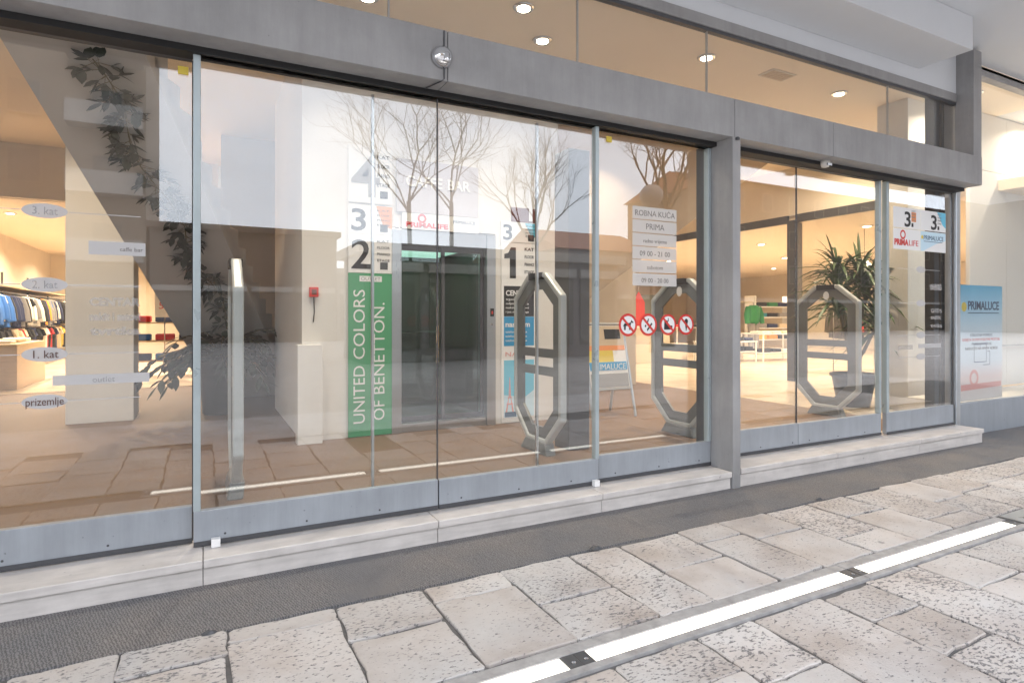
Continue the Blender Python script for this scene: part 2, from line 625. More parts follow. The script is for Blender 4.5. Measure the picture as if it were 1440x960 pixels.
def stone(x0, x1, y0, y1):
    g = .0052
    x0, x1, y0, y1 = x0 + g, x1 - g, y0 + g, y1 - g
    cx, cy = (x0 + x1) / 2, (y0 + y1) / 2
    hx, hy = (x1 - x0) / 2, (y1 - y0) / 2
    out = []
    nseg = 4
    corners = [(-hx, -hy), (hx, -hy), (hx, hy), (-hx, hy)]
    corners = [(a + random.uniform(-.008, .008), b + random.uniform(-.008, .008)) for a, b in corners]
    cut = .012
    for i in range(4):
        a, b = Vector(corners[i]), Vector(corners[(i + 1) % 4])
        d = (b - a)
        nrm = Vector((d.y, -d.x)).normalized()
        L = d.length
        for k in range(nseg + 1):
            t = min(max(k / nseg, cut / L), 1 - cut / L)
            j = 0 if k in (0, nseg) else random.uniform(-.010, .006)
            out.append(a + d * t + nrm * j)
    n = len(out)
    tz = random.uniform(-.002, .002)
    gx, gy = random.uniform(-.006, .006), random.uniform(-.006, .006)

    def zz(p, dz):
        return tz + p[0] * gx + p[1] * gy + dz
    ins = [p * (1 - .005 / max(p.length, .05)) for p in out]
    vs = [(p.x, p.y, -.05) for p in out] + [(p.x, p.y, zz(p, -.0035)) for p in out] + [(p.x, p.y, zz(p, 0)) for p in ins]
    fs = [(i, (i + 1) % n, n + (i + 1) % n, n + i) for i in range(n)] + [(n + i, n + (i + 1) % n, 2 * n + (i + 1) % n, 2 * n + i) for i in range(n)]
    fs.append(tuple(range(2 * n, 3 * n)))
    o = MB().add(vs, fs).build('paving_stone', LIMESTONE, paving)
    o.location = (cx, cy, 0)
    return o


XS = [-4.62, -4.15, -3.72, -3.27, -2.85, -2.40, -1.98, -1.50, -1.06, -.66, -.30, .09, .54, .97, 1.40, 1.84, 2.18, 2.64, 3.0, 3.44, 3.87, 4.29, 4.75, 5.18, 5.62,
      6.02, 6.47, 6.90, 7.31, 7.78, 8.2, 8.66, 9.1, 9.55, 10.0, 10.5]
UP = {.09: [2.73], .54: [2.51], .97: [2.67], 1.40: [2.42], 1.84: [], 2.18: [2.45], 2.64: [2.65], 3.0: [2.54], 3.44: [2.32], 3.87: [2.53], 4.29: [2.26], 4.75: [2.45]}
LO = {1.40: [1.62], 1.84: [1.51, .9], 2.18: [1.12], 2.64: [1.61, 1.32, .8], 3.0: [1.05], 3.44: [1.57, .9], 3.87: [1.3, .75]}
for i in range(len(XS) - 1):
    a, b = XS[i], XS[i + 1]
    ups = UP.get(a, [random.uniform(2.3, 2.65)])
    ys = [2.085] + sorted(ups) + [2.85 + random.uniform(-.012, .012)]
    for c, d in zip(ys[:-1], ys[1:]):
        stone(a, b, c, d)
    lo = LO.get(a)
    if lo is None:
        lo, y = [], 1.875
        while True:
            y -= random.uniform(.32, .72)
            if y < .45:
                break
            lo.append(y)
    ys = sorted(lo + [1.875 - (.0 if random.random() < .7 else .02)])
    ys = [ys[0] - random.uniform(.4, .7), *ys]
    for c, d in zip(ys[:-1], ys[1:]):
        stone(a, b, c, d)
struct('rear_paving', MB().add([(-6, -1.6, -.006), (14, -1.6, -.006), (14, .02, -.006), (-6, .02, -.006)], [(0, 1, 2, 3)]), LIMESTONE)

# dark ribbed border between paving and step, uneven street edge
m = MB()
N = 120
top, low = [], []
for k in range(N + 1):
    x = -6 + 18 * k / N
    low.append((x, 2.862 + random.uniform(-.010, .010), 0.0))
    top.append((x, 3.655, .002))
vs = low + top + [(p[0], p[1], -.03) for p in low]
fs = [(k, k + 1, N + 2 + k, N + 1 + k) for k in range(N)] + [(2 * N + 2 + k, 2 * N + 3 + k, k + 1, k) for k in range(N)]
struct('border_strip', m.add(vs, fs), RIBBED, label='dark ribbed stone strip between the paving and the step')

# ------------------------------------------------------------------ in-ground light strips
strip_labels = ['glowing in-ground light strip cut by the bottom edge of the picture', 'longest-looking glowing in-ground light strip in the middle of the paving',
                'farthest glowing in-ground light strip before the metal cover']
for (x0, x1), lb in zip([(-.36, 1.255), (1.375, 3.0), (3.125, 4.70)], strip_labels):
    t = empty('light_strip', ((x0 + x1) / 2, 1.97, 0), lb, 'ground light', 'light strips set into the paving')
    c = MB()
    c.box((x0 - .06, 1.885, -.04), (x1 + .06, 1.9245, .003)).box((x0 - .06, 2.0155, -.04), (x1 + .06, 2.075, .001))
    c.build('channel', MORTARL, t, bevel=.002)
    MB().box((x0, 1.926, -.04), (x1, 2.014, -.002)).build('lens', STRIP, t, bevel=.004)
    for xx in (x0 - .06, x1 + .002):
        e = MB().box((xx, 1.926, -.04), (xx + .058, 2.014, .001)).build('end_block', DARKFRAME, t, bevel=.003)
        MB().lathe([(.009, .001), (.009, .004), (.005, .005)], (xx + .029, 1.955, 0), 10).build('screw', CHROME, e)
    lp = lamp('strip_lamp', ((x0 + x1) / 2, 1.97, .004), 1.2, .1, (1, .97, .90), t)
    lp.data.shape = 'RECTANGLE'; lp.data.size = x1 - x0 - .02; lp.data.size_y = .08
    lp.rotation_euler = (R(180), 0, 0)
MB().box((4.80, 1.885, -.03), (6.1, 2.075, .002)).build('channel_cover', STEEL, bevel=.004)
tag(bpy.data.objects['channel_cover'], 'plain metal cover plate continuing the row of ground lights', 'cover plate')

# ------------------------------------------------------------------ marble step
step = empty('entrance_step', (2, 3.5, 0), 'pale marble step running under the glass doors', 'step')
for a, b in [(-5.5, -3.2), (-3.2, -1.6), (-1.6, .0), (.0, 1.25), (1.25, 2.45), (2.45, 3.695)]:
    MB().box((a + .0015, 3.362, .090), (b - .0015, 3.72, LEFT_TOP)).build('step_slab', MARBLE, step, bevel=.006)
    MB().box((a + .0015, 3.380, -.02), (b - .0015, 3.70, .086)).build('riser', MARBLE, step, bevel=.003)
for a, b in [(3.795, 5.0), (5.0, 6.3), (6.3, 7.48)]:
    MB().box((a + .0015, 3.362, .104), (b - .0015, 3.80, RIGHT_TOP)).build('step_slab', MARBLE, step, bevel=.006)
    MB().box((a + .0015, 3.380, -.02), (b - .0015, 3.79, .100)).build('riser', MARBLE, step, bevel=.003)
MB().box((-5.5, 3.395, .0), (7.465, 3.69, .102)).build('step_core', DARKFRAME, step)

# =================================================================== FACADE
bld = empty('shop_building', (2, 3.5, 0), 'grey clad shop front with long beam, posts and strip of high glazing', 'building')
for a, b in [(-6.0, 1.308), (1.312, 3.727), (3.731, 4.946), (4.950, 7.455)]:
    MB().box((a, 3.37, 2.77), (b, 3.66, 3.075)).build('entrance_beam', PANEL, bld, bevel=.004)
MB().box((-6, 3.375, 2.78), (7.44, 3.65, 3.07)).build('beam_core', BLACK, bld)
MB().box((-6, 3.53, 2.735), (7.44, 3.64, 2.771)).build('door_track', BLACK, bld)
MB().box((3.703, 3.366, -.02), (3.79, 3.64, 2.771)).build('post', PANEL, bld, bevel=.004)
MB().box((3.705, 3.66, .1), (3.79, 3.76, 2.77)).build('post', DARKFRAME, bld, bevel=.003)
MB().box((7.29, 3.373, 3.073), (7.452, 3.66, 4.21)).build('column', PANEL, bld, bevel=.004)
MB().box((7.18, 3.70, .06), (7.27, 3.80, 4.2)).build('post', DARKFRAME, bld, bevel=.004)
MB().box((7.462, 3.62, -.02), (7.545, 3.74, 4.24)).build('post', ALU, bld, bevel=.004)
MB().lathe([(.016, -.012), (.018, 0), (.012, .01)], (3.745, 3.355, 2.76), 10).build('bolt', DARKFRAME, bld)
# high glazing
MB().box((-6, 3.53, 3.69), (7.288, 3.60, 3.78)).build('clerestory_frame', PANEL, bld, bevel=.004)
MB().box((-6, 3.54, 3.66), (7.288, 3.585, 3.688)).build('clerestory_gasket', DARKFRAME, bld)
for a, b in [(-6, -3.8), (-3.8, -1.4), (-1.4, 1.0), (1.0, 2.37), (2.37, 3.62), (3.62, 6.07), (6.07, 7.29)]:
    MB().box((b - .004, 3.552, 3.076), (b + .004, 3.57, 3.659)).build('pane_seal', STEEL, bld)
    MB().box((a + .003, 3.556, 3.05), (b - .003, 3.566, 3.68)).build('clerestory_pane', GLASS, bld)
MB().box((-6, 3.54, 3.782), (7.2885, 3.70, 4.24)).build('upper_wall', SOFFIT, bld)
MB().box((-6, 3.05, 3.92), (6.58, 3.539, 4.24)).build('soffit_box', SOFFIT, bld, bevel=.004)
MB().box((-14, -.66, 4.243), (18, 3.75, 4.6)).build('soffit', SOFFIT, bld)
MB().box((-14, -.70, 4.6), (18, 20, 11)).build('upper_storeys', WHITEWALL, bld)
MB().box((-14, -.72, 4.30), (18, -.662, 4.62)).build('fascia', PANEL, bld)
MB().box((7.55, 3.60, 4.13), (16, 3.70, 4.235)).build('showroom_head', PANEL, bld, bevel=.004)

# dome lamp with its cable on the beam
t = empty('dome_lamp', (1.27, 3.37, 2.90), 'polished metal dome lamp with cable on the grey beam', 'wall lamp')
dm = MB().lathe([(.002, -.055), (.035, -.048), (.058, -.022), (.066, .0), (.066, .012)], (0, 0, 0), 20)
dm.v = [(v[0] + 1.27, 3.356 + v[2], v[1] + 2.905) for v in dm.v]
dm.build('dome', CHROME, t, smooth=True)
MB().lathe([(.02, -.028), (.022, -.02), (.022, .02), (.018, .026)], (1.28, 3.315, 2.89), 14).build('lamp_head', CHROME, t, smooth=True)
MB().tube([(1.285, 3.362, 2.87), (1.285, 3.363, 2.78), (1.27, 3.366, 2.764), (1.22, 3.52, 2.764)], .004, 6).build('cable', DARKFRAME, t)
MB().tube([(1.285, 3.364, 2.96), (1.285, 3.364, 3.07)], .004, 6).build('cable', DARKFRAME, t)
t = empty('motion_sensor', (5.0, 3.5, 2.76), 'small white sensor under the grey beam', 'sensor')
MB().lathe([(.018, -.055), (.032, -.05), (.04, -.02), (.04, .01)], (5.02, 3.5, 2.765), 16).build('sensor_body', MILK, t, smooth=True)
MB().box((4.99, 3.452, 2.72), (5.05, 3.462, 2.74)).build('lens', CHROME, t)


# ------------------------------------------------------------------ glazed panels
def panel(name, label, cat, x0, x1, y, z0, kick, zt, left=None, right=None, group=None, screws=True):
    t = empty(name, ((x0 + x1) / 2, y, z0), label, cat, group)
    MB().box((x0, y - .022, z0 + .006), (x1, y + .022, kick)).build('kick_panel', KICK, t, bevel=.003)
    MB().box((x0, y - .026, z0 + .004), (x1, y - .0225, z0 + .03)).build('brush_seal', DARKFRAME, t)
    MB().box((x0 + .002, y - .005, kick - .02), (x1 - .002, y + .005, zt)).build('pane', GLASS, t)
    if left:
        MB().box((x0 - .002, y - .026, kick), (x0 + left, y + .026, zt)).build('stile', GEDGE, t, bevel=.004)
    if right:
        MB().box((x1 - right, y - .026, kick), (x1 + .002, y + .026, zt)).build('stile', GEDGE, t, bevel=.004)
    if not right:
        MB().box((x1 - .001, y - .008, z0 + .01), (x1 + .005, y + .008, zt)).build('edge_seal', DARKFRAME, t)
    MB().box((x0, y - .024, zt), (x1, y + .024, zt + .03)).build('head_rail', DARKFRAME, t)
    if screws:
        s = MB()
        k = x0 + .15
        while k < x1 - .05:
            s.lathe([(.006, 0), (.006, .002)], (0, 0, 0), 8)
            for i in range(len(s.v) - 16, len(s.v)):
                v = s.v[i]
                s.v[i] = (v[0] + k, y - .0225 - v[2], v[1] + z0 + .055)
            k += .42
        s.build('screws', DARKFRAME, t)
    return t


panel('fixed_window', 'fixed shop window left of the doors with faded oval floor decals', 'window', -5.2, -.052, YW, LEFT_TOP, .335, 2.735)
panel('sliding_door', 'sliding glass door leaf in front of the white wall and upright gate edge', 'door', -.045, 1.318, YL, LEFT_TOP, .325, 2.735, left=.034, group='sliding glass doors')
panel('sliding_door', 'sliding glass door leaf in front of the lift and green banner', 'door', 1.326, 2.555, YL, LEFT_TOP, .322, 2.735, right=.03, group='sliding glass doors')
panel('fixed_window', 'glass panel with prohibition stickers between door and grey post', 'window', 2.58, 3.700, YL + .035, LEFT_TOP, .335, 2.735, right=.03)
panel('sliding_door', 'sliding glass door leaf right beside the grey post', 'door', 3.795, 4.862, YR, RIGHT_TOP, .375, 2.735, group='sliding glass doors')
panel('sliding_door', 'sliding glass door leaf in front of the spiky potted plant', 'door', 4.868, 6.13, YR, RIGHT_TOP, .372, 2.735, right=.03, group='sliding glass doors')
panel('fixed_window', 'narrow glass panel carrying two posters numbered 3', 'window', 6.19, 7.44, YR - .02, RIGHT_TOP, .375, 2.735, left=.04, screws=False)
for x, lb in [(.93, 'thin upright edge of the rear door leaf before the number signs'), (2.11, 'thin upright edge of the rear door leaf before the directory board')]:
    t = empty('rear_door_leaf', (x, 3.70, F), lb, 'door', 'rear leaves of the sliding doors')
    MB().box((x, 3.69, F + .003), (x + .016, 3.712, 2.735)).build('stile', STEEL, t)
    MB().box((x + .016, 3.697, F + .003), (x + .55, 3.705, .26)).build('bottom_rail', KICK, t)
# showroom window to the right
t = empty('showroom_window', (9.5, 3.68, 0), 'tall bright showroom window beyond the dark column', 'window')
MB().box((7.548, 3.65, -.02), (16, 3.71, .372)).build('kick_panel', KICK, t, bevel=.004)
for a, b in [(7.55, 9.25), (9.256, 11.0), (11.006, 12.8), (12.806, 16)]:
    MB().box((a, 3.675, .355), (b, 3.685, 4.13)).build('pane', GLASS, t)

# yellow hazard stickers and white door stops
for x, y, lb in [(-.12, YW, 'small yellow sticker at the top of the left window'), (2.66, YL + .035, 'small yellow sticker above the opening hours')]:
    tag(box((x, y - .0085, 2.652), (x + .05, y - .006, 2.695)).build('sticker', PYELLOW), lb, 'sticker')
for x, lb in [(.06, 'white door stop on the step near the left window'), (2.51, 'white door stop on the step below the door edge')]:
    t = empty('door_stop', (x, 3.525, LEFT_TOP), lb, 'door stop', 'white door stops')
    MB().box((x - .022, 3.51, LEFT_TOP + .001), (x + .022, 3.55, LEFT_TOP + .045)).build('block', PWHITE, t, bevel=.003)

# =================================================================== INTERIOR SHELL
struct('floor', box((-7, 3.60, -.02), (7.25, 23, F)), FLOORB, label='brown hall floor behind the glass')
struct('shop_floor', box((7.254, 3.72, -.02), (22, 23, F + .003)), FLOORC)
struct('shop_floor', box((-7, 12.0, F + .004), (.2, 23, F + .008)), FLOORC)
struct('ceiling', box((-7, 3.60, 4.20), (10, 12.5, 4.28)), CEIL)
struct('ceiling', box((10.06, 3.75, 3.15), (22, 23, 3.3)), CEIL)
struct('ceiling', box((-7, 12.52, 3.3), (3, 23, 3.4)), CEIL)
struct('ceiling', box((6.9, 12.52, 3.16), (10.05, 23, 3.3)), CEIL)
struct('wall', box((-7.1, 3.5, -.02), (-7, 23, 4.3)), CREAM)
struct('wall', box((-4.3, 12.4, F), (-4.2, 23, 3.3)), CREAM)
struct('wall', box((-7, 23, -.02), (22, 23.1, 4.3)), CREAM)
struct('wall', box((22, 3.7, -.02), (22.1, 23, 4.3)), CREAM)
struct('wall', box((.25, 10.35, F), (6.9, 10.5, 4.2)), STAIRGREY, label='grey wall behind the staircase')
struct('wall', box((-7, 12.4, 3.31), (.25, 12.5, 4.2)), CREAM)
struct('wall', box((3.82, 8.6, F), (7.0, 8.72, 4.2)), CREAM, label='pale wall behind the folding sign')
struct('wall', box((6.88, 8.722, F), (7.0, 10.35, 4.2)), CREAM)
struct('wall', box((7.0, 12.4, 3.0), (10.0, 12.5, 4.2)), CREAM)
# lift core and white walls round it
struct('wall', box((.86, 6.13, F), (1.30, 8.6, 4.2)), WHITEWALL, label='white wall beside the green banner')
struct('wall', box((1.30, 6.13, F), (1.745, 6.35, 4.2)), WHITEWALL)
struct('wall', box((2.96, 6.13, F), (3.80, 8.6, 4.2)), WHITEWALL, label='white wall carrying the directory board')
struct('wall', box((1.745, 6.13, 2.30), (2.96, 6.35, 4.2)), WHITEWALL, label='white wall above the lift')
struct('wall', box((1.30, 8.45, F), (2.96, 8.6, 4.2)), WHITEWALL)
struct('pier', box((.80, 5.98, F), (1.03, 6.126, 1.085)), WHITEWALL, bevel=.004, label='low white pier below the red alarm box')
struct('column', box((-1.39, 8.34, F), (-.73, 8.95, 4.2)), WHITEWALL, bevel=.006, label='square white column behind the left window')
struct('column', box((2.97, 4.60, F), (3.20, 4.85, 2.9)), mat('column_grey', (.11, .11, .115), .5, var=.1), bevel=.006, label='grey steel column behind the door edge')
struct('column', box((7.44, 3.76, F), (7.75, 3.94, 4.2)), DARKFRAME, bevel=.006, label='dark pilaster behind the posters')
struct('column', box((8.12, 4.5, F), (8.75, 4.9, 4.2)), WHITEWALL, bevel=.006, label='white column beside the showroom')
# partition of the far shop
part = empty('shop_partition', (10, 8, F), 'dark framed glass partition of the warmly lit shop on the right', 'partition')
MB().box((9.98, 7.55, F), (10.16, 7.75, 3.2)).build('post', DARKFRAME, part, bevel=.004)
MB().box((9.98, 5.0, 3.15), (10.05, 7.548, 3.30)).build('transom', DARKFRAME, part, bevel=.004)
MB().box((9.98, 7.752, 3.15), (10.05, 12.4, 3.30)).build('transom', DARKFRAME, part, bevel=.004)
MB().box((10.0, 5.0, F + .01), (10.01, 7.548, 3.148)).build('pane', GLASS, part)
MB().box((9.99, 5.0, 3.302), (10.04, 12.4, 4.2)).build('header_wall', CREAM, part)
MB().box((9.98, 4.92, F), (10.08, 4.998, 3.3)).build('post', DARKFRAME, part, bevel=.004)
# showroom backdrop
sr = empty('showroom_backdrop', (11, 5.2, F), 'white panelled backdrop inside the showroom window', 'display wall')
for k in range(6):
    for z0, z1 in ((.37, 3.395), (3.40, 4.195)):
        MB().box((9.3 + k * 1.0, 4.35, z0), (10.295 + k * 1.0, 4.40, z1)).build('panel', WHITEWALL, sr, bevel=.003)
MB().box((7.78, 3.74, F), (16, 4.34, .36)).build('platform', WHITEWALL, sr, bevel=.004)
MB().tube([(9.5, 4.26, .95), (13.2, 4.26, .95)], .012, 8).build('rail', CHROME, sr)
for k in range(5):
    MB().tube([(9.55 + k * .9, 4.26, .95), (9.55 + k * .9, 4.35, .95)], .008, 6).build('rail_bracket', CHROME, sr)

# ------------------------------------------------------------------ staircases
st = empty('staircase', (.7, 9.95, F), 'grey staircase underside sloping down behind the potted plant', 'staircase')
E0, E1 = Vector((-1.44, 6.38, 3.56)), Vector((.21, 9.95, F))
dv = E1 - E0
P0 = E0 - dv * .30
W = Vector((1.05, 0, 0))
up = Vector((0, 0, .22))
MB().prism([P0, E1, E1 + W, P0 + W], up).build('underside', STAIRGREY, st)
sm = MB()
for k in range(22):
    a = E1 + (P0 - E1) * (k / 22.)
    b = E1 + (P0 - E1) * ((k + 1) / 22.)
    z0, z1 = a.z + .20, b.z + .26
    sm.prism([(a.x, a.y, z0), (b.x, b.y, z0 + .05), (b.x, b.y, z1), (a.x, a.y, z1)], W)
sm.build('steps', STAIRGREY, st)
st2 = empty('staircase', (6, 8, 2), 'tan staircase underside rising to the right above the pale wall', 'staircase')
MB().prism([(4.2, 7.5, .98), (9.2, 7.5, 4.19), (4.2, 7.5, 4.19)], (0, 1.09, 0)).build('underside', mat('stair_tan', (.44, .36, .28), .75, var=.04), st2)


# ------------------------------------------------------------------ lamps
HG, SG, LG, MG = 'downlights in the entrance hall ceiling', 'downlights in the right shop', 'downlights in the left shop', 'showroom downlights'


def downlight(x, y, z, energy, label, group, mt=LENS, col=WARM, r=.085, spread=None):
    t = empty('downlight', (x, y, z), label, 'ceiling lamp', group)
    MB().lathe([(r * .72, -.012), (r, -.02), (r * 1.18, -.008), (r * 1.2, 0)], (x, y, z - .001), 20).build('trim', CHROME, t, smooth=True)
    MB().lathe([(r * .70, -.0225), (r * .70, -.004)], (x, y, z), 20).build('lens', mt, t)
    lamp('downlight_lamp', (x, y, z - .03), energy * {HG: .50, SG: 1.6, LG: 1.6, MG: .8}[group], r * 1.3, col, t, spread or (105 if group == HG else 150))
    return t


hall = [(-4.2, 4.82, 30, ''), (-1.94, 4.82, 30, ''), (.34, 4.82, 36, ''), (2.62, 4.82, 45, 'brightest downlight, seen at the top edge through the high glazing'),
        (4.90, 4.82, 45, 'downlight with greenish lens seen through the high glazing'), (7.19, 4.82, 50, 'farthest downlight seen through the high glazing')]
hidden = ['downlight in the hall ceiling above the left window', 'downlight in the hall ceiling above the white column', 'downlight peeping over the grey beam near the dome lamp']
for i, (x, y, e, lb) in enumerate(hall):
    downlight(x, y, 4.20, e, lb or hidden[i], HG, LENSC if i == 4 else LENS, SOFT if i < 4 else WARM)
downlight(1.3, 5.3, 4.20, 14, 'downlight in front of the green banner', HG, col=SOFT)
downlight(3.1, 5.3, 4.20, 14, 'downlight in front of the directory board', HG, col=SOFT)
downlight(5.4, 6.8, 4.20, 45, 'downlight above the folding sign', HG)
downlight(8.9, 6.3, 4.20, 110, 'downlight above the spiky plant, boosted to brighten the partition header', HG, spread=160)  # strength and spread raised so the header wall catches light
downlight(8.6, 9.6, 4.20, 60, 'downlight above the counter in the hall', HG)
downlight(-1.3, 7.1, 4.20, 58, 'added downlight brightening the white column', HG, col=WARM)  # added here to brighten the column, no fitting known at this spot
downlight(-2.6, 10.4, 4.20, 40, 'downlight before the left shop', HG)
names = ['front', 'second', 'third', 'fourth', 'fifth', 'last']
for i, (x, y) in enumerate([(11.6, 7.2), (12.2, 10.2), (14.8, 8.6), (15.6, 12.2), (13.2, 14.6), (18.6, 15.0), (18.4, 10.6), (9.0, 14.4)]):
    downlight(x, y, 3.15, 62, 'round downlight in the right shop ceiling, number %s from the entrance' % ['one', 'two', 'three', 'four', 'five', 'six', 'seven', 'eight'][i], SG, r=.1)
for x, y, lb in [(-3.2, 14.2, 'downlight in the left shop near its entrance'), (-2.8, 17.6, 'downlight halfway into the left shop'), (-2.6, 20.8, 'downlight at the back of the left shop'),
                 (-.8, 15.0, 'downlight above the sale shelf in the left shop')]:
    downlight(x, y, 3.30, 85, lb, LG)
for x, lb in [(8.7, 'downlight above the blue poster in the showroom'), (10.7, 'lit downlight at the top of the showroom window'), (12.8, 'downlight at the far end of the showroom')]:
    downlight(x, 4.02, 4.20, 48, lb, MG, col=SOFT)
struct('ceiling', box((10.0, 3.72, 4.21), (16, 5.1, 4.24)), SOFFIT)
v = empty('ceiling_vent', (6.0, 4.79, 4.2), 'small slatted air vent between the downlights', 'vent')
MB().box((5.80, 4.68, 4.19), (6.2, 4.90, 4.199)).build('frame', CREAM, v, bevel=.002)
for k in range(5):
    MB().box((5.83, 4.705 + k * .036, 4.183), (6.17, 4.728 + k * .036, 4.1895)).build('slat', WOOD, v)

# ------------------------------------------------------------------ lift
LX0, LX1, LY = 1.765, 2.955, 6.10
el = empty('lift', (2.35, LY, F), 'stainless steel lift with green glass doors', 'lift')
MB().box((LX0 - .015, LY, F), (LX0 + .09, LY + .24, 2.28)).build('jamb', STEEL, el, bevel=.004)
MB().box((LX1 - .11, LY, F), (LX1, LY + .24, 2.28)).build('jamb', STEEL, el, bevel=.004)
MB().box((LX0 + .09, LY + .02, 2.13), (LX1 - .11, LY + .24, 2.28)).build('header', STEEL, el, bevel=.004)
MB().box((LX0 + .09, LY + .03, F), (LX1 - .11, LY + .24, .22)).build('sill', STEEL, el, bevel=.004)
a0, a1 = LX0 + .092, LX1 - .112
mid = (a0 + a1) / 2 + .03
for x0, x1, dy in [(a0, mid, .13), (mid - .04, a1, .10)]:
    d = MB()
    d.box((x0, LY + dy, .223), (x0 + .035, LY + dy + .02, 2.128)).box((x1 - .035, LY + dy, .223), (x1, LY + dy + .02, 2.128))
    d.box((x0 + .035, LY + dy, 2.07), (x1 - .035, LY + dy + .02, 2.128)).box((x0 + .035, LY + dy, .223), (x1 - .035, LY + dy + .02, .28))
    dl = d.build('door_leaf', DARKFRAME, el)
    MB().box((x0 + .03, LY + dy + .006, .27), (x1 - .03, LY + dy + .014, 2.08)).build('pane', GLASSG, dl)
cb = MB()
cb.box((1.80, 7.75, .2), (2.92, 7.8, 2.158)).box((1.76, 6.36, .212), (1.79, 7.8, 2.158)).box((2.925, 6.36, .212), (2.955, 7.8, 2.158))
cb.box((1.76, 6.36, .16), (2.955, 7.8, .21)).box((1.76, 6.36, 2.16), (2.955, 7.8, 2.2))
cab = cb.build('cab', CABIN, el)
MB().box((1.95, 6.7, 2.14), (2.78, 7.6, 2.158)).build('ceiling_light', LIFTLENS, cab)
lamp('lift_lamp', (2.35, 7.0, 2.12), 2.6, .5, (.86, 1, .8), cab)
MB().tube([(1.86, 7.70, 1.15), (2.88, 7.70, 1.15)], .018, 8).tube([(1.84, 6.45, 1.15), (1.84, 7.70, 1.15)], .018, 8).build('handrail', CHROME, cab)
MB().box((2.885, LY - .006, 1.36), (2.93, LY - .0005, 1.45)).build('floor_display', PBLACK, el)
MB().box((2.898, LY - .0075, 1.385), (2.917, LY - .0062, 1.42)).build('display_digits', PRED, el)
bt = MB().lathe([(.012, 0), (.012, .006)], (0, 0, 0), 12)
bt.v = [(2.907 + q[0], LY - .0005 - q[2], 1.27 + q[1]) for q in bt.v]
bt.build('call_button', CHROME, el)

# ------------------------------------------------------------------ signs on the lift wall
SY = 6.118


def board(name, label, cat, x0, x1, z0, z1, mt, y=SY, th=.012, group=None):
    t = empty(name, ((x0 + x1) / 2, y, z0), label, cat, group)
    MB().box((x0, y - th, z0), (x1, y, z1)).build('panel', mt, t, bevel=.0015)
    return t


def flat(t, pts, y, mt, name='print'):
    """thin printed shape lying on a board, facing the street"""
    return MB().prism([(p[0], y, p[1]) for p in pts], (0, .0006, 0)).build(name, mt, t)


def rect(t, x0, x1, z0, z1, y, mt, name='print'):
    return MB().box((x0, y, z0), (x1, y + .0006, z1)).build(name, mt, t)


fy = SY - .0135
t = board('banner', 'tall green banner with white upright lettering beside the lift', 'banner', 1.302, 1.757, F + .005, 1.80, PGREEN)
lettering('UNITED', 1.468, fy, .27, .168, PWHITE, t, turn=R(90), width=.585)
lettering('COLORS', 1.468, fy, .925, .168, PWHITE, t, turn=R(90), width=.705)
lettering('OF', 1.672, fy, .29, .168, PWHITE, t, turn=R(90), width=.20)
lettering('BENETTON.', 1.672, fy, .56, .168, PWHITE, t, turn=R(90), width=.94)
rect(t, 1.415, 1.645, 1.715, 1.772, fy, PWHITE)
lettering('OUTLET', 1.43, fy - .0012, 1.727, .05, PGREY, t, width=.2)


def floor_board(label, num, x0, x1, z0, z1, words, numcol=PBLACK, tint=None, dot=True):
    t = board('floor_sign', label, 'sign', x0, x1, z0, z1, PWHITE, group='floor number signs')
    h = z1 - z0
    lettering(num, x0 + .03, fy - .0012, z0 + h * .12, h * 1.05, numcol, t, width=h * (.50 if num != '1' else .3), bold=.004 * h / .3)
    if dot:
        rect(t, x1 - .13, x1 - .05, z0 + h * .1, z0 + h * .1 + .075, fy - .001, PBLACK)
    for i, wd in enumerate(words):
        lettering(wd, x1 - .16, fy - .0012, z0 + h * (.80 - .165 * i), h * .095, PBLACK, t, width=.13)
    if tint:
        flat(t, [(x1 - .17, z1 - .004), (x1 - .004, z1 - .004), (x1 - .004, z0 + .06), (x1 - .1, z0 + .1)], fy - .0004, tint)
    return t


WORDS = ['KAT', 'FLOOR', 'PIANO', 'ETAGE']
floor_board('white sign with big black 2 above the green banner', '2', 1.302, 1.757, 1.803, 2.20, WORDS)
floor_board('white sign with numeral 3 above the big 2', '3', 1.302, 1.757, 2.203, 2.50, WORDS, PBLACK, PORANGE)
floor_board('white sign with pale numeral 4, topmost of its stack', '4', 1.302, 1.757, 2.52, 3.10, WORDS, PGREY)

dx0, dx1 = 3.03, 3.485
floor_board('white and blue sign with numeral 3 on top of the directory board', '3', dx0 - .01, dx1 + .02, 2.215, 2.45, WORDS, PBLACK, PCYAN)
t = board('directory_board', 'tall white directory board with big black 1 and printed adverts', 'sign', dx0, dx1, F + .01, 2.21, PWHITE)
flat(t, [(dx0 + .105, 1.80), (dx0 + .185, 1.80), (dx0 + .185, 2.155), (dx0 + .12, 2.155), (dx0 + .085, 2.09), (dx0 + .035, 2.075), (dx0 + .035, 2.025), (dx0 + .105, 2.03)], fy - .001, PBLACK, 'numeral')
rect(t, dx1 - .11, dx1 - .03, 1.79, 1.865, fy - .001, PBLACK)
for i, wd in enumerate(WORDS):
    lettering(wd, dx1 - .155, fy - .0012, 2.125 - .088 * i, .05, PBLACK, t, width=.125, bold=.001)
rect(t, dx0 + .03, dx1 - .03, 1.36, 1.71, fy - .0004, PBLACK)
lettering('CENTAR', dx0 + .055, fy - .0015, 1.60, .085, PWHITE, t, width=.3, bold=.002)
for i, wd in enumerate(['trgovina i usluge', 'odjeca i obuca', 'nakit i satovi', 'i jos mnogo toga']):
    lettering(wd, dx0 + .055, fy - .0015, 1.545 - .048 * i, .036, PWHITE, t, width=.30)
rect(t, dx0 + .03, dx1 - .03, 1.02, 1.357, fy - .0004, PBLUE)
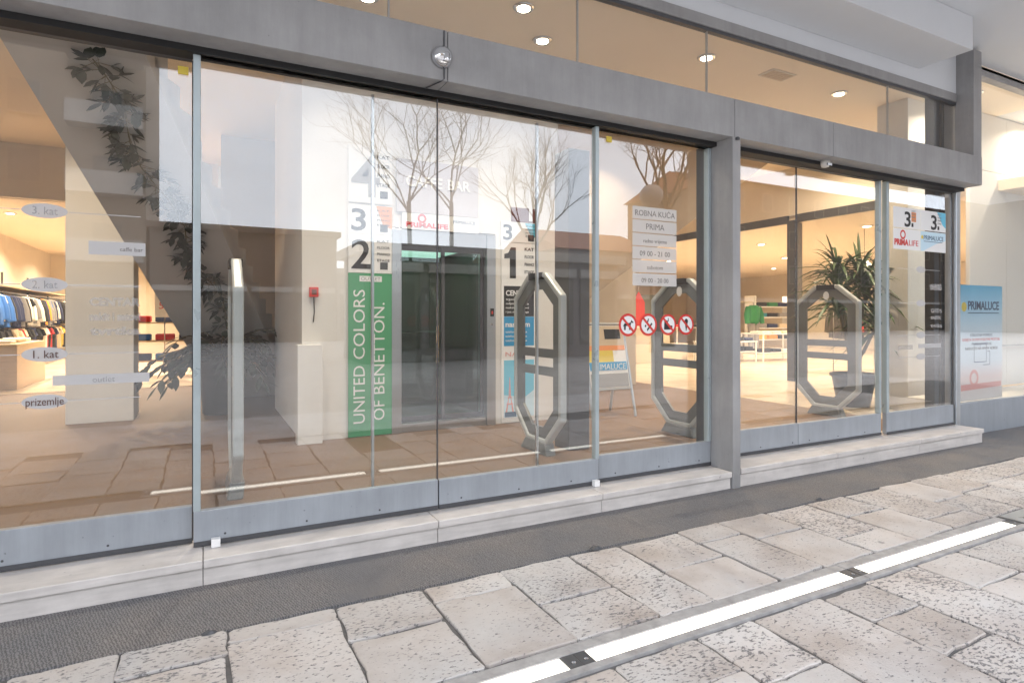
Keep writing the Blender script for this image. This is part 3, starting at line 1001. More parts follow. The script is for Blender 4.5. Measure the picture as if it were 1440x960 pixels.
lettering('nas.com', dx0 + .05, fy - .0015, 1.24, .085, PWHITE, t, width=.32, bold=.002)
for i in range(3):
    lettering('telefoni i oprema', dx0 + .05, fy - .0015, 1.17 - .05 * i, .036, PWHITE, t, width=.28)
lettering('NARA', dx0 + .05, fy - .0015, .90, .075, PPINK, t, width=.3)
rect(t, dx0 + .03, dx1 - .03, .20, .855, fy - .0004, PCYAN)
flat(t, [(dx0 + .03, .20), (dx1 - .03, .20), (dx1 - .03, .50), (dx0 + .3, .42), (dx0 + .03, .46)], fy - .0008, PSKY)
tw = MB()
cx = dx0 + .105
for s in (-1, 1):
    tw.prism([(cx + s * .055, fy - .002, .26), (cx + s * .032, fy - .002, .26), (cx + s * .010, fy - .002, .42), (cx + s * .018, fy - .002, .42)], (0, .0006, 0))
    tw.prism([(cx + s * .016, fy - .002, .42), (cx + s * .002, fy - .002, .42), (cx, fy - .002, .66), (cx + s * .003, fy - .002, .66)], (0, .0006, 0))
tw.box((cx - .04, fy - .003, .345), (cx + .04, fy - .0022, .362)).box((cx - .024, fy - .003, .42), (cx + .024, fy - .0022, .434))
tw.build('tower_print', PPINK, t)
rect(t, dx0 + .04, dx0 + .19, .205, .262, fy - .0022, PNAVY)
# arrow and letters above the lift
t = board('arrow_sign', 'maroon sign with white upward arrow above the directory board', 'sign', 3.16, 3.50, 2.455, 2.62, PMAROON)
flat(t, [(3.385, 2.47), (3.43, 2.47), (3.43, 2.82), (3.47, 2.82), (3.4075, 2.93), (3.345, 2.82), (3.385, 2.82)], SY - .02, PWHITE, 'arrow')
t = board('cafe_sign', 'grey sign with painted reflection tint and raised white CAFFE BAR letters above the lift', 'sign', 1.80, 2.74, 2.46, 3.02, mat('print_reflection_tint', (.52, .50, .54), .6))  # faint lilac of the glass reflection is put into the panel colour
lettering('CAFFE', 1.90, fy - .004, 2.74, .155, PWHITE, t, width=.41, bold=.004, ext=.004)
lettering('BAR', 2.37, fy - .004, 2.74, .155, PWHITE, t, width=.27, bold=.004, ext=.004)
t = board('logo_panel', 'white panel with red ring logo just above the lift doors', 'sign', 1.86, 2.74, 2.285, 2.455, PWHITE)
ring = MB()
for k in range(20):
    a, b = 2 * math.pi * k / 20, 2 * math.pi * (k + 1) / 20
    ring.add([(2.08 + .05 * math.cos(q) * r_, fy - .001, 2.405 + .05 * math.sin(q) * r_) for q, r_ in ((a, 1), (b, 1), (b, .55), (a, .55))], [(0, 1, 2, 3)])
ring.build('logo_ring', PRED, t)
lettering('PRIMALIFE', 1.90, fy - .0012, 2.31, .07, PRED, t, width=.48, bold=.003)
lettering('PRIMALUCE', 2.44, fy - .0012, 2.38, .05, PNAVY, t, width=.26)
# alarm box
t = empty('fire_alarm', (.97, 6.13, 1.55), 'small red fire alarm box on the white wall', 'alarm box')
MB().box((.925, 6.085, 1.55), (1.01, 6.129, 1.645)).build('box', PRED, t, bevel=.004)
MB().box((.945, 6.082, 1.572), (.99, 6.0848, 1.622)).build('cover', PMAROON, t)
MB().tube([(.97, 6.12, 1.55), (.975, 6.122, 1.40), (.965, 6.124, 1.30)], .005, 6).build('cable', BLACK, t)


# ------------------------------------------------------------------ security gates
def octagon(w0, w1, z0, z1, cut_t, cut_b):
    """outline in (y, z)"""
    return [(w0, z0 + cut_b[1]), (w0 + cut_b[0], z0), (w1 - cut_b[0], z0), (w1, z0 + cut_b[1]), (w1, z1 - cut_t[1]), (w1 - cut_t[0], z1), (w0 + cut_t[0], z1), (w0, z1 - cut_t[1])]


def ring_mesh(outer, inner, x0, x1):
    n = len(outer)
    vs = [(x0, *p) for p in outer] + [(x0, *p) for p in inner] + [(x1, *p) for p in outer] + [(x1, *p) for p in inner]
    fs = []
    for i in range(n):
        j = (i + 1) % n
        fs += [(i, n + i, n + j, j), (2 * n + i, 2 * n + j, 3 * n + j, 3 * n + i), (i, j, 2 * n + j, 2 * n + i), (n + i, 3 * n + i, 3 * n + j, n + j)]
    return MB().add(vs, fs)


def security_gate(x, yc, label):
    t = empty('security_gate', (x, yc, F), label, 'security gate', 'octagonal security gates behind the doors')
    w, z0, z1 = .43, F + .09, F + 1.62
    o1 = octagon(yc - w, yc + w, z0, z1, (.27, .21), (.25, .24))
    o2 = octagon(yc - w + .045, yc + w - .045, z0 + .045, z1 - .045, (.255, .198), (.235, .228))
    o3 = octagon(yc - w + .155, yc + w - .155, z0 + .145, z1 - .15, (.185, .145), (.175, .172))
    ring_mesh(o1, o2, x - .033, x + .033).build('frame', EASFRAME, t, bevel=.014)
    ring_mesh(o2, o3, x - .014, x + .014).build('inner_panel', EASDARK, t, bevel=.003)
    MB().box((x - .013, yc - w + .154, .83), (x + .013, yc + w - .154, .91)).build('crossbar', EASDARK, t, bevel=.004)
    MB().box((x - .013, yc - w + .154, .99), (x + .013, yc + w - .154, 1.07)).build('crossbar', EASDARK, t, bevel=.004)
    MB().box((x - .043, yc - .12, z1 - .058), (x + .043, yc + .12, z1 + .003)).build('lamp_cap', BLACK, t, bevel=.006)
    b = MB().lathe([(.038, 0), (.038, .004)], (0, 0, 0), 20)
    b.v = [(x - .0145 - v_[2], yc + v_[0], z1 - .13 + v_[1] * 1.35) for v_ in b.v]
    b.build('badge', PWHITE, t)
    MB().prism([(x - .06, yc - .24, F + .001), (x - .06, yc + .24, F + .001), (x - .045, yc + .18, F + .105), (x - .045, yc - .18, F + .105)], (.10, 0, 0)).build('base', EASDARK, t, bevel=.01)
    return t


security_gate(.20, 4.62, 'octagonal security gate seen edge-on as an upright bar')
security_gate(2.72, 4.72, 'octagonal security gate in front of the white directory board')
security_gate(4.43, 4.72, 'octagonal security gate behind the prohibition stickers')
security_gate(6.92, 4.80, 'octagonal security gate in front of the spiky potted plant')

# ------------------------------------------------------------------ folding sign
t = empty('folding_sign', (4.5, 6.1, F), 'silver folding pavement sign with printed poster standing in the hall', 'folding sign')
for s, dy in ((-1, -.26), (1, .26)):
    f = MB()
    for x in (4.13, 4.73):
        f.tube([(x - .02 if x < 4.4 else x + .02, 6.1 + dy, F), (x, 6.1 + dy * .08, 1.27)], .018, 8)
    f.tube([(4.13, 6.1 + dy * .08, 1.265), (4.73, 6.1 + dy * .08, 1.265)], .018, 8)
    f.tube([(4.12, 6.1 + dy * .72, .47), (4.74, 6.1 + dy * .72, .47)], .015, 8)
    f.build('frame', ALU, t)


def onsign(x0, x1, h0, h1, mt, lift=0., name='poster'):
    def q(h):
        return 6.1 - .26 * (1.27 - h) / (1.27 - F) * .92 - .026 - lift
    return MB().prism([(x0, q(h0), h0), (x1, q(h0), h0), (x1, q(h1), h1), (x0, q(h1), h1)], (0, .003, 0)).build(name, mt, t)


onsign(4.14, 4.72, .49, 1.245, PWHITE)
onsign(4.15, 4.71, 1.0, 1.24, CLOTH['beige'], .004, 'print')
onsign(4.42, 4.66, 1.08, 1.2, CLOTH['black'], .008, 'print')
onsign(4.15, 4.71, .94, 1.0, PORANGE, .004, 'print')
onsign(4.15, 4.52, .80, .94, PYELLOW, .004, 'print')
onsign(4.15, 4.71, .70, .80, PBLUE, .004, 'print')
onsign(4.15, 4.71, .50, .66, PGREY, .004, 'print')
l_ = lettering('PRIMALUCE', 4.17, 5.90, .712, .10, PWHITE, t, width=.5)
l_.location.y += .035

# ------------------------------------------------------------------ plants


def leaf(mb, p, d, length, width, droop=.2, nseg=3, mt=None, fold=.0):
    """pointed leaf blade from p along d"""
    d = Vector(d).normalized()
    side = d.cross(Vector((0, 0, 1)))
    side = side.normalized() if side.length > .05 else Vector((1, 0, 0))
    pts = []
    for k in range(nseg + 1):
        s = k / nseg
        c = Vector(p) + d * (length * s) - Vector((0, 0, 1)) * droop * length * s * s
        wv = width * (math.sin(math.pi * (s * .9 + .08)) ** .8 if k < nseg else .02)
        pts.append((c - side * wv * .5 + Vector((0, 0, fold * wv)), c, c + side * wv * .5 + Vector((0, 0, fold * wv))))
    vs = [q for tr in pts for q in tr]
    fs = []
    for k in range(nseg):
        a = k * 3
        fs += [(a, a + 1, a + 4, a + 3), (a + 1, a + 2, a + 5, a + 4)]
    mb.add(vs, fs, mt)


rp = random.Random(11)
PX, PY = .20, 8.45
t = empty('potted_plant', (PX, PY, F), 'bushy dark potted plant in a tall black pot below the stairs', 'plant')
MB().lathe([(.19, 0), (.21, .02), (.25, .66), (.27, .67), (.27, .73), (.24, .73), (.235, .66)], (PX, PY, F), 24).build('pot', POT, t, smooth=True)
MB().lathe([(.01, .66), (.234, .665)], (PX, PY, F), 20).build('soil', SOIL, t)
stems, lv = MB(), MB()
for k in range(34):
    an = 2 * math.pi * k / 34 + rp.uniform(-.2, .2)
    L = rp.uniform(.5, 1.05)
    rise = rp.uniform(.15, .75)
    path = []
    for j in range(9):
        s = j / 8
        path.append(Vector((PX + math.cos(an) * (L * s * .95), PY + math.sin(an) * L * s * .6, F + .68 + rise * math.sin(s * 2.2) * .62 - .42 * s * s * L * (1 if rise < .5 else .4))))
    stems.tube(path, [.011 - .007 * j / 8 for j in range(9)], 5)
    for j in range(2, 9):
        for q in range(2):
            tdir = (path[j] - path[j - 1]).normalized()
            sd = tdir.cross(Vector((0, 0, 1))).normalized() * (1 if q else -1)
            pp = path[j - 1].lerp(path[j], rp.random())
            leaf(lv, pp, sd * .8 + tdir * .7 + Vector((0, 0, rp.uniform(-.3, .35))), rp.uniform(.13, .21), rp.uniform(.065, .10), rp.uniform(.1, .4))
    leaf(lv, path[-1], path[-1] - path[-2], .15, .055)
stems.build('stems', STEM, t)
lv.build('leaves', LEAF1, t)

# climber trained along the stair underside
t = empty('climbing_plant', (.2, 8.6, 1.2), 'leafy climbing stem trained along the sloping stair underside', 'climbing plant')
stems, lv = MB(), MB()
nrm = dv.cross(W).normalized()
if nrm.z > 0:
    nrm = -nrm
path = []
for k in range(40):
    s = k / 39
    c = E0 + dv * (-.02 + .70 * s) + Vector((.62 + .06 * math.sin(s * 17) + (.04 if s > .5 else 0), 0, 0)) + nrm * .05
    path.append(c)
stems.tube(path, .006, 5)
for k in range(1, 40):
    gap = math.sin(k * 1.3) > -.75
    for q in range(7 if gap else 3):
        d = Vector((rp.uniform(-1, 1), rp.uniform(-.35, .35), rp.uniform(-.7, .5)))
        p = path[k - 1].lerp(path[k], rp.random())
        e = p + d.normalized() * rp.uniform(.03, .16)
        stems.tube([p, e], .003, 4)
        for h in range(3):
            dd = (d.normalized() + Vector((rp.uniform(-.9, .9), rp.uniform(-.5, .5), rp.uniform(-.7, .7)))).normalized()
            leaf(lv, e, dd, rp.uniform(.09, .15), rp.uniform(.06, .10), rp.uniform(0, .3), 3)
stems.build('stems', STEM, t)
lv.build('leaves', LEAF1, t)

# dracaena
DX, DY = 7.95, 5.12
t = empty('potted_plant', (DX, DY, F), 'spiky dracaena with sword leaves in a dark tapered pot', 'plant')
MB().lathe([(.19, 0), (.20, .01), (.27, .40), (.295, .41), (.295, .455), (.27, .455), (.26, .38)], (DX, DY, F), 24).build('pot', POT, t, smooth=True)
MB().lathe([(.01, .40), (.262, .405)], (DX, DY, F), 20).build('soil', SOIL, t)
stems, lv = MB(), MB()
heads = [(.05, -.06, 1.70), (.30, .02, 1.52), (-.26, .05, 1.36), (.36, -.1, 1.10), (-.12, .16, 1.78)]
for hx, hy, hz in heads:
    pth = [(DX + hx * .25 * j / 1.0 * 1.0 if False else DX + hx * (j / 4) ** 1.3, DY + hy * (j / 4), F + .40 + (hz - .40) * j / 4) for j in range(5)]
    stems.tube(pth, [.028, .026, .024, .022, .02], 7)
    for k in range(80):
        an = k * 2.399
        el_ = rp.uniform(-.1, 1.35)
        d = Vector((math.cos(an) * math.cos(el_), math.sin(an) * math.cos(el_), math.sin(el_)))
        leaf(lv, (DX + hx, DY + hy, F + hz - .16 + .0045 * k), d, rp.uniform(.45, .74), rp.uniform(.036, .052), rp.uniform(.15, .75), 5, fold=.25)
stems.build('stems', STEM, t)
lv.build('leaves', LEAF2, t)

# ------------------------------------------------------------------ stickers on the glass
gy = YL + .035 - .0065


def disc(t, cx, cz, r, y, mt, name, n=32):
    return MB().prism(ell(cx, y, cz, r, r, n), (0, .0006, 0)).build(name, mt, t)


def prohibition(cx, cz, r, label, draw):
    t = empty('prohibition_sticker', (cx, gy, cz - r), label, 'sticker', 'round prohibition stickers on the glass')
    disc(t, cx, cz, r, gy, PRED, 'ring')
    disc(t, cx, cz, r * .78, gy - .001, PWHITE, 'field')
    pm_ = MB()
    draw(pm_, lambda a, b: (cx + a * r, gy - .002, cz + b * r))
    pm_.build('pictogram', PBLACK, t)
    s = .075
    MB().prism([(cx + r * (-.58 - s), gy - .003, cz + r * (.58 - s)), (cx + r * (-.58 + s), gy - .003, cz + r * (.58 + s)), (cx + r * (.58 + s), gy - .003, cz + r * (-.58 + s)), (cx + r * (.58 - s), gy - .003, cz + r * (-.58 - s))], (0, .0006, 0)).build('bar', PRED, t)


def poly(mb, P, pts):
    mb.prism([P(a, b) for a, b in pts], (0, .0006, 0))


def dog(mb, P):
    poly(mb, P, [(-.42, .12), (-.40, -.06), (-.10, -.10), (.22, -.04), (.34, .14), (.30, .2)])
    poly(mb, P, [(.2, .1), (.34, .2), (.58, .16), (.56, .26), (.42, .36), (.36, .44), (.30, .3)])
    for x in (-.40, -.30, .14, .24):
        poly(mb, P, [(x - .04, 0), (x - .05, -.44), (x + .03, -.44), (x + .05, 0)])
    poly(mb, P, [(-.42, .1), (-.56, -.12), (-.51, -.14), (-.38, .02)])


def cig(mb, P):
    poly(mb, P, [(-.18, -.42), (-.10, -.56), (.46, .06), (.34, .18)])
    poly(mb, P, [(-.42, -.1), (-.34, -.24), (-.22, -.1), (-.30, .04)])
    poly(mb, P, [(-.16, .28), (-.02, .22), (.06, .52), (-.02, .56)])


def skate(mb, P):
    poly(mb, P, [(-.5, -.46), (.5, -.46), (.5, -.1), (.1, -.06), (-.1, .4), (-.46, .44)])
    poly(mb, P, [(-.05, .3), (.06, .3), (.04, .62), (-.03, .62)])


def ice(mb, P):
    poly(mb, P, [(-.14, .08), (.18, .08), (.04, -.6), (-.02, -.6)])
    mb.prism([P(.02 + .22 * math.cos(a * .5236), .3 + .26 * math.sin(a * .5236)) for a in range(12)], (0, .0006, 0))


for cx, lb, fn in [(2.862, 'round red sticker showing a barred dog', dog), (3.058, 'round red sticker showing a barred cigarette', cig),
                   (3.258, 'round red sticker showing a barred roller skate', skate), (3.445, 'round red sticker showing a barred ice cream', ice)]:
    prohibition(cx, 1.292, .087 if cx < 3.1 else .084, lb, fn)

# opening hours film
t = empty('opening_hours_sign', (3.12, gy, 1.57), 'stack of six pale opening hours strips stuck on the glass', 'sign')
lines = [('ROBNA KUĆA', INKF, .062), ('PRIMA', INKF, .066), ('radno vrijeme', INKF, .042), ('09 00 - 21 00', INKF, .056), ('subotom', INKF, .045), ('09 00 - 20 00', INKF, .05)]
hh = (2.20 - 1.585) / 6
for i, (tx, mt_, sz) in enumerate(lines):
    z1 = 2.20 - i * hh
    s = MB().box((2.905, gy, z1 - hh + .008), (3.345, gy + .001, z1)).build('strip', FROSTW, t)
    lettering(tx, 3.125, gy - .002, z1 - hh * .68, sz, mt_, s, align='CENTER')

# faded directory on the left window
ly = YW - .0065
t = empty('floor_directory', (-.5, ly, .9), 'faded grey floor directory decals on the left window', 'decal')
for z, tx, mt_, ink in [(1.872, '3. kat', FROST, FROSTF), (1.51, '2. kat', FROST, FROSTF), (1.168, '1. kat', FROST, INK), (.936, 'prizemlje', FROST, INK)]:
    o = MB().prism(ell(-.69, ly, z, .092, .036), (0, .0006, 0)).build('oval', mt_, t)
    lettering(tx, -.69, ly - .0015, z - .018, .055, ink, o, align='CENTER', width=.15 if len(tx) > 6 else .1)
    MB().box((-.595, ly, z - .002), (-.29, ly + .0006, z + .002)).build('line', FROST, t)
    MB().box((-1.3, ly, z - .002), (-.785, ly + .0006, z + .002)).build('line', FROST, t)
o = MB().box((-.513, ly, 1.668), (-.268, ly + .0006, 1.736)).build('plate', FROST, t)
lettering('caffe bar', -.33, ly - .0015, 1.69, .03, INKF, o, align='CENTER')
for z, tx in [(1.41, 'CENTAR'), (1.335, 'nakit i satovi'), (1.262, 'tvrtka')]:
    lettering(tx, -.51, ly, z, .055, FROSTF, t, width=.22, bold=.003)
o = MB().box((-.66, ly, 1.012), (-.25, ly + .0006, 1.062)).build('plate', FROST, t)
lettering('outlet', -.45, ly - .0015, 1.022, .04, FROSTF, o, align='CENTER')

# posters and faded directory on the narrow panel
py = YR - .02 - .0065
for x0, x1, lb, tint, fmt in [(6.33, 6.815, 'white poster with black 3 above a red ring logo', PORANGE, 0), (6.822, 7.31, 'white and blue poster with black 3 above a blue logo', PCYAN, 1)]:
    t = empty('window_poster', ((x0 + x1) / 2, py, 2.06), lb, 'poster', 'window posters numbered 3')
    MB().box((x0, py, 2.06), (x1, py + .0012, 2.275)).build('sheet', PWHITE, t)
    MB().box((x0, py, 2.285), (x1, py + .0012, 2.50)).build('sheet', PWHITE, t)
    lettering('3', x0 + .20, py - .001, 2.305, .22, PBLACK, t, width=.11, bold=.004)
    rect(t, x0 + .325, x0 + .36, 2.305, 2.345, py - .001, PBLACK)
    for i, wd in enumerate(WORDS):
        lettering(wd, x0 + .33, py - .001, 2.463 - .032 * i, .026, PGREY, t, width=.07)
    if fmt == 0:
        rect(t, x0 + .325, x0 + .41, 2.36, 2.46, py - .0005, PORANGE)
        rg = MB()
        for k in range(20):
            a, b = 2 * math.pi * k / 20, 2 * math.pi * (k + 1) / 20
            rg.add([(x0 + .17 + .05 * math.cos(q) * r_, py - .001, 2.215 + .05 * math.sin(q) * r_) for q, r_ in ((a, 1), (b, 1), (b, .6), (a, .6))], [(0, 1, 2, 3)])
        rg.build('logo_ring', PRED, t)
        lettering('PRIMA', x0 + .02, py - .001, 2.105, .085, PRED, t, width=.25, bold=.004)
        lettering('LIFE', x0 + .28, py - .001, 2.105, .085, PRED, t, width=.17)
    else:
        flat(t, [(x1 - .17, 2.498), (x1 - .002, 2.498), (x1 - .002, 2.33), (x1 - .06, 2.36)], py - .0006, PCYAN)
        flat(t, [(x0 + .002, 2.062), (x0 + .05, 2.062), (x0 + .30, 2.15), (x1 - .002, 2.19), (x1 - .002, 2.272), (x0 + .002, 2.272)], py - .0004, PSKY)
        lettering('PRIMALUCE', x0 + .06, py - .001, 2.185, .07, PNAVY, t, width=.38)
        disc(t, x0 + .032, 2.21, .02, py - .001, PYELLOW, 'logo')
        rect(t, x0 + .06, x0 + .42, 2.165, 2.171, py - .001, PNAVY)
t = empty('floor_directory', (6.8, py, 1.1), 'faded pale directory decals on the narrow glass panel', 'decal')
for z in (1.86, 1.50, 1.16, .93):
    MB().prism(ell(6.83, py, z, .085, .035), (0, .0006, 0)).build('oval', FROST, t)
    MB().box((6.92, py, z - .002), (7.2, py + .0006, z + .002)).build('line', FROST, t)
    MB().box((6.4, py, z - .002), (6.74, py + .0006, z + .002)).build('line', FROST, t)
for z, tx, w_ in [(1.66, 'caffe', .2), (1.40, 'CENTAR', .22), (1.33, 'nakit', .2), (1.24, 'tvrtka', .22)]:
    lettering(tx, 7.02, py, z, .06, FROSTF, t, width=w_, bold=.003)
MB().box((7.0, py, 1.645), (7.23, py + .0006, 1.71)).build('plate', FROSTF, t)
MB().box((6.78, py, 1.02), (7.22, py + .0006, 1.065)).build('plate', FROST, t)
MB().box((6.42, py, 1.01), (6.68, py + .0006, 1.06)).build('plate', FROSTF, t)

# blue poster in the showroom window (hangs behind the pane)
qy = 3.70
t = empty('showroom_poster', (8.17, qy, .38), 'pale blue poster with tablet drawing in the showroom window', 'poster')
m_, n_, l__, b_ = nt('poster_gradient')
tc_ = n_.new('ShaderNodeTexCoord'); sp_ = n_.new('ShaderNodeSeparateXYZ'); l__.new(tc_.outputs['Object'], sp_.inputs[0])
ra_ = n_.new('ShaderNodeValToRGB'); mr_ = n_.new('ShaderNodeMapRange')
mr_.inputs['From Min'].default_value = .38; mr_.inputs['From Max'].default_value = 1.72
l__.new(sp_.outputs['Z'], mr_.inputs['Value']); l__.new(mr_.outputs['Result'], ra_.inputs['Fac'])
e_ = ra_.color_ramp.elements
e_[0].position = 0; e_[0].color = (.74, .70, .68, 1)
e_[1].position = 1; e_[1].color = (.10, .42, .66, 1)
for p_, c_ in ((.2, (.76, .62, .60)), (.34, (.66, .72, .78)), (.6, (.66, .76, .84)), (.82, (.36, .62, .80))):
    k_ = e_.new(p_); k_.color = (*c_, 1)
l__.new(ra_.outputs['Color'], b_.inputs['Base Color'])
MB().box((7.69, qy, .38), (8.65, qy + .003, 1.725)).build('sheet', m_, t)
lettering('PRIMALUCE', 7.87, qy - .0015, 1.44, .14, PNAVY, t, width=.7, bold=.003)
rect(t, 7.87, 8.57, 1.395, 1.405, qy - .0015, PNAVY)
disc(t, 7.785, 1.47, .055, qy - .0015, PYELLOW, 'logo')
for i, (tx, mt_) in enumerate([('STRUCNA POMOC', PNAVY), ('RASVJETA ZA DOM I POSLOVNE PROSTORE', PRED), ('PRODAJA I SERVIS', PNAVY), ('NARUCITE NA WWW ADRESI', PBLACK)]):
    lettering(tx, 8.17, qy - .0015, 1.125 - .052 * i, .045, mt_, t, align='CENTER', width=[.5, .84, .44, .72][i])
fr_ = MB()
for a, b in [((8.0, .82), (8.28, .828)), ((8.0, 1.03), (8.28, 1.046)), ((8.0, .82), (8.008, 1.046)), ((8.272, .82), (8.28, 1.046)),
             ((8.2, .785), (8.36, .792)), ((8.352, .785), (8.36, .95)), ((8.3, .943), (8.36, .95))]:
    fr_.box((a[0], qy - .0015, a[1]), (b[0], qy - .0009, b[1]))
fr_.build('tablet_print', PNAVY, t)
rg = MB()
for k in range(20):
    a, b = 2 * math.pi * k / 20, 2 * math.pi * (k + 1) / 20
    rg.add([(8.0 + .1 * math.cos(q) * r_, qy - .0015, .64 + .10 * math.sin(q) * r_) for q, r_ in ((a, 1), (b, 1), (b, .6), (a, .6))], [(0, 1, 2, 3)])
rg.build('logo_ring', PPINK, t)
flat(t, [(7.72, .50), (8.62, .52), (8.62, .58), (7.72, .57)], qy - .001, PPINK)
tag(box((7.60, 3.69, 2.2), (7.63, 3.74, 2.45)).build('exit_sign', mat('exit_green', (.02, .35, .1), .5)), 'small green sign on the edge of the showroom window', 'sign')

# =================================================================== SHOP FURNITURE
rg_ = random.Random(5)


def garment_mesh(kind):
    """hanging garment in the local YZ plane, hook at origin, hanging down"""
    if kind == 'jacket':
        out = [(-.07, -.02), (.07, -.02), (.20, -.07), (.27, -.30), (.30, -.56), (.22, -.58), (.19, -.34), (.20, -.68), (.0, -.70), (-.20, -.68), (-.19, -.34), (-.22, -.58), (-.30, -.56), (-.27, -.30), (-.20, -.07)]
    elif kind == 'trousers':
        out = [(-.17, -.03), (.17, -.03), (.19, -.3), (.17, -.62), (.03, -.62), (.0, -.2), (-.03, -.62), (-.17, -.62), (-.19, -.3)]
    else:
        out = [(-.08, -.03), (.08, -.03), (.19, -.07), (.25, -.22), (.18, -.25), (.18, -.60), (-.18, -.60), (-.18, -.25), (-.25, -.22), (-.19, -.07)]
    n = len(out)
    vs = [(-.035, a, b) for a, b in out] + [(.035, a, b) for a, b in out] + [(-.05, a * .86, b * .97 - .008) for a, b in out] + [(.05, a * .86, b * .97 - .008) for a, b in out]
    fs = [(i, (i + 1) % n, n + (i + 1) % n, n + i) for i in range(n)]
    fs += [(i, 2 * n + i, 2 * n + (i + 1) % n, (i + 1) % n) for i in range(n)]
    fs += [(n + i, n + (i + 1) % n, 3 * n + (i + 1) % n, 3 * n + i) for i in range(n)]
    fs += [tuple(range(3 * n - 1, 2 * n - 1, -1)), tuple(range(3 * n, 4 * n))]
    return MB().add(vs, fs).mesh('garment', CLOTH['grey'])


GM = {k: garment_mesh(k) for k in ('jacket', 'trousers', 'shirt')}
hook = MB().tube([(0, 0, -.04), (0, 0, .0), (0, .02, .02), (0, .0, .035), (0, -.02, .02)], .004, 5).mesh('hanger', CHROME)


def garment(x, y, z, kind, colour, label, group, rz=0.):
    o = bpy.data.objects.new('garment', GM[kind])
    COL.objects.link(o)
    o.location = (x, y, z)
    o.rotation_euler = (rg_.uniform(-.03, .03), 0, rz)
    o.scale = (rg_.uniform(.8, 1.3), rg_.uniform(.92, 1.06), rg_.uniform(.9, 1.05))
    o.material_slots[0].link = 'OBJECT'
    o.material_slots[0].material = CLOTH[colour]
    tag(o, label, 'garment', group)
    h = bpy.data.objects.new('hanger', hook)
    COL.objects.link(h)
    h.parent = o
    return o


# wall rack of the left shop: two tiers of hanging clothes
t = empty('clothes_rack', (-3.9, 17.5, F), 'two-tier black clothes rack along the wall of the left shop', 'clothes rack')
MB().tube([(-3.65, 13.2, 1.86), (-3.65, 22.4, 1.86)], .018, 8).build('rail', DARKFRAME, t)
MB().tube([(-3.65, 13.2, 1.16), (-3.65, 22.4, 1.16)], .018, 8).build('rail', DARKFRAME, t)
for y in (13.2, 15.5, 17.8, 20.1, 22.4):
    MB().box((-4.18, y - .02, F + .01), (-4.14, y + .02, 2.4)).build('upright', DARKFRAME, t)
    for z in (1.86, 1.16):
        MB().box((-4.14, y - .012, z - .012), (-3.64, y + .012, z + .012)).build('bracket', DARKFRAME, t)
MB().box((-4.19, 13.2, 1.98), (-3.6, 22.4, 2.01)).build('shelf', WOOD, t)
MB().box((-4.19, 13.2, F + .01), (-3.62, 22.4, .42)).build('plinth', WOOD, t, bevel=.004)
seqA = ['blue', 'blue', 'black', 'navy', 'black', 'white', 'grey', 'black', 'orange', 'grey', 'navy', 'navy', 'black', 'beige', 'white']
seqB = ['black', 'black', 'black', 'cream', 'cream', 'black', 'navy', 'black', 'white', 'red', 'black', 'beige', 'mustard', 'black', 'navy']
ORD = ['first', 'second', 'third', 'fourth', 'fifth', 'sixth', 'seventh', 'eighth', 'ninth', 'tenth', 'eleventh', 'twelfth', 'thirteenth', 'fourteenth', 'fifteenth', 'sixteenth', 'seventeenth', 'eighteenth', 'nineteenth', 'twentieth'] + ['twenty-' + k for k in ('first', 'second', 'third', 'fourth', 'fifth', 'sixth', 'seventh', 'eighth', 'ninth')] + ['thirtieth', 'thirty-first', 'thirty-second', 'thirty-third']
for seq, z, tier in ((seqA, 1.83, 'upper'), (seqB, 1.13, 'lower')):
    cnt = {}
    for i in range(46):
        c = seq[(i // 3) % len(seq)] if i % 4 else seq[(i * 7) % len(seq)]
        cnt[c] = cnt.get(c, 0) + 1
        k = ['jacket', 'shirt', 'jacket'][i % 3] if tier == 'upper' else ['shirt', 'trousers', 'shirt'][i % 3]
        garment(-3.65, 14.4 + i * .165 + rg_.uniform(-.03, .03), z, k, c,
                '%s garment hanging on the %s rail of the left rack, %s of its colour' % (c, tier, ORD[cnt[c] - 1]), 'clothes on the left rack', R(90) + rg_.uniform(-.5, .1))
tag(box((-3.35, 12.6, F + .01), (-2.75, 14.6, .90)).build('display_plinth', WOOD, bevel=.006), 'pale wooden display plinth at the left picture edge', 'plinth')
for k, c in enumerate(['white', 'beige', 'white']):
    o = MB().box((-3.25, 12.9 + k * .5, .901), (-2.9, 13.25 + k * .5, .95 + .01 * k)).build('folded_clothes', CLOTH[c], bevel=.015)
    tag(o, '%s folded clothes on the wooden plinth, %s from its front' % (c, ORD[k]), 'folded clothes', 'folded clothes on the plinth')

# sale shelf seen between column and plant
t = empty('sale_shelf', (-.7, 14.2, F), 'wooden shelf unit with red and blue clothes below a 50 sign', 'shelf')
for z in (.45, .85, 1.22):
    MB().box((-1.35, 14.0, z), (-.05, 14.45, z + .03)).build('shelf_board', WOOD, t)
for x in (-1.35, -.05):
    MB().box((x - .015, 14.0, F), (x + .015, 14.45, 1.5)).build('side_panel', WOOD, t)
for k in range(9):
    z = [.48, .88, 1.25][k % 3]
    c = ['navy', 'blue', 'red', 'blue', 'red', 'navy', 'white', 'navy', 'red'][k]
    x = -1.28 + (k // 3) * .42
    o = MB().box((x, 14.03, z + .002), (x + .34, 14.38, z + .13)).build('folded_clothes', CLOTH[c], bevel=.02)
    tag(o, '%s folded clothes on the sale shelf, %s row %s column' % (c, ['bottom', 'middle', 'top'][k % 3], ['first', 'second', 'third'][k // 3]), 'folded clothes', 'folded clothes on the sale shelf')
t = empty('sale_sign', (-.7, 13.95, 1.5), 'white sale sign reading 50 in red', 'sign')
MB().box((-.86, 13.93, 1.35), (-.52, 13.95, 1.85)).build('panel', PWHITE, t)
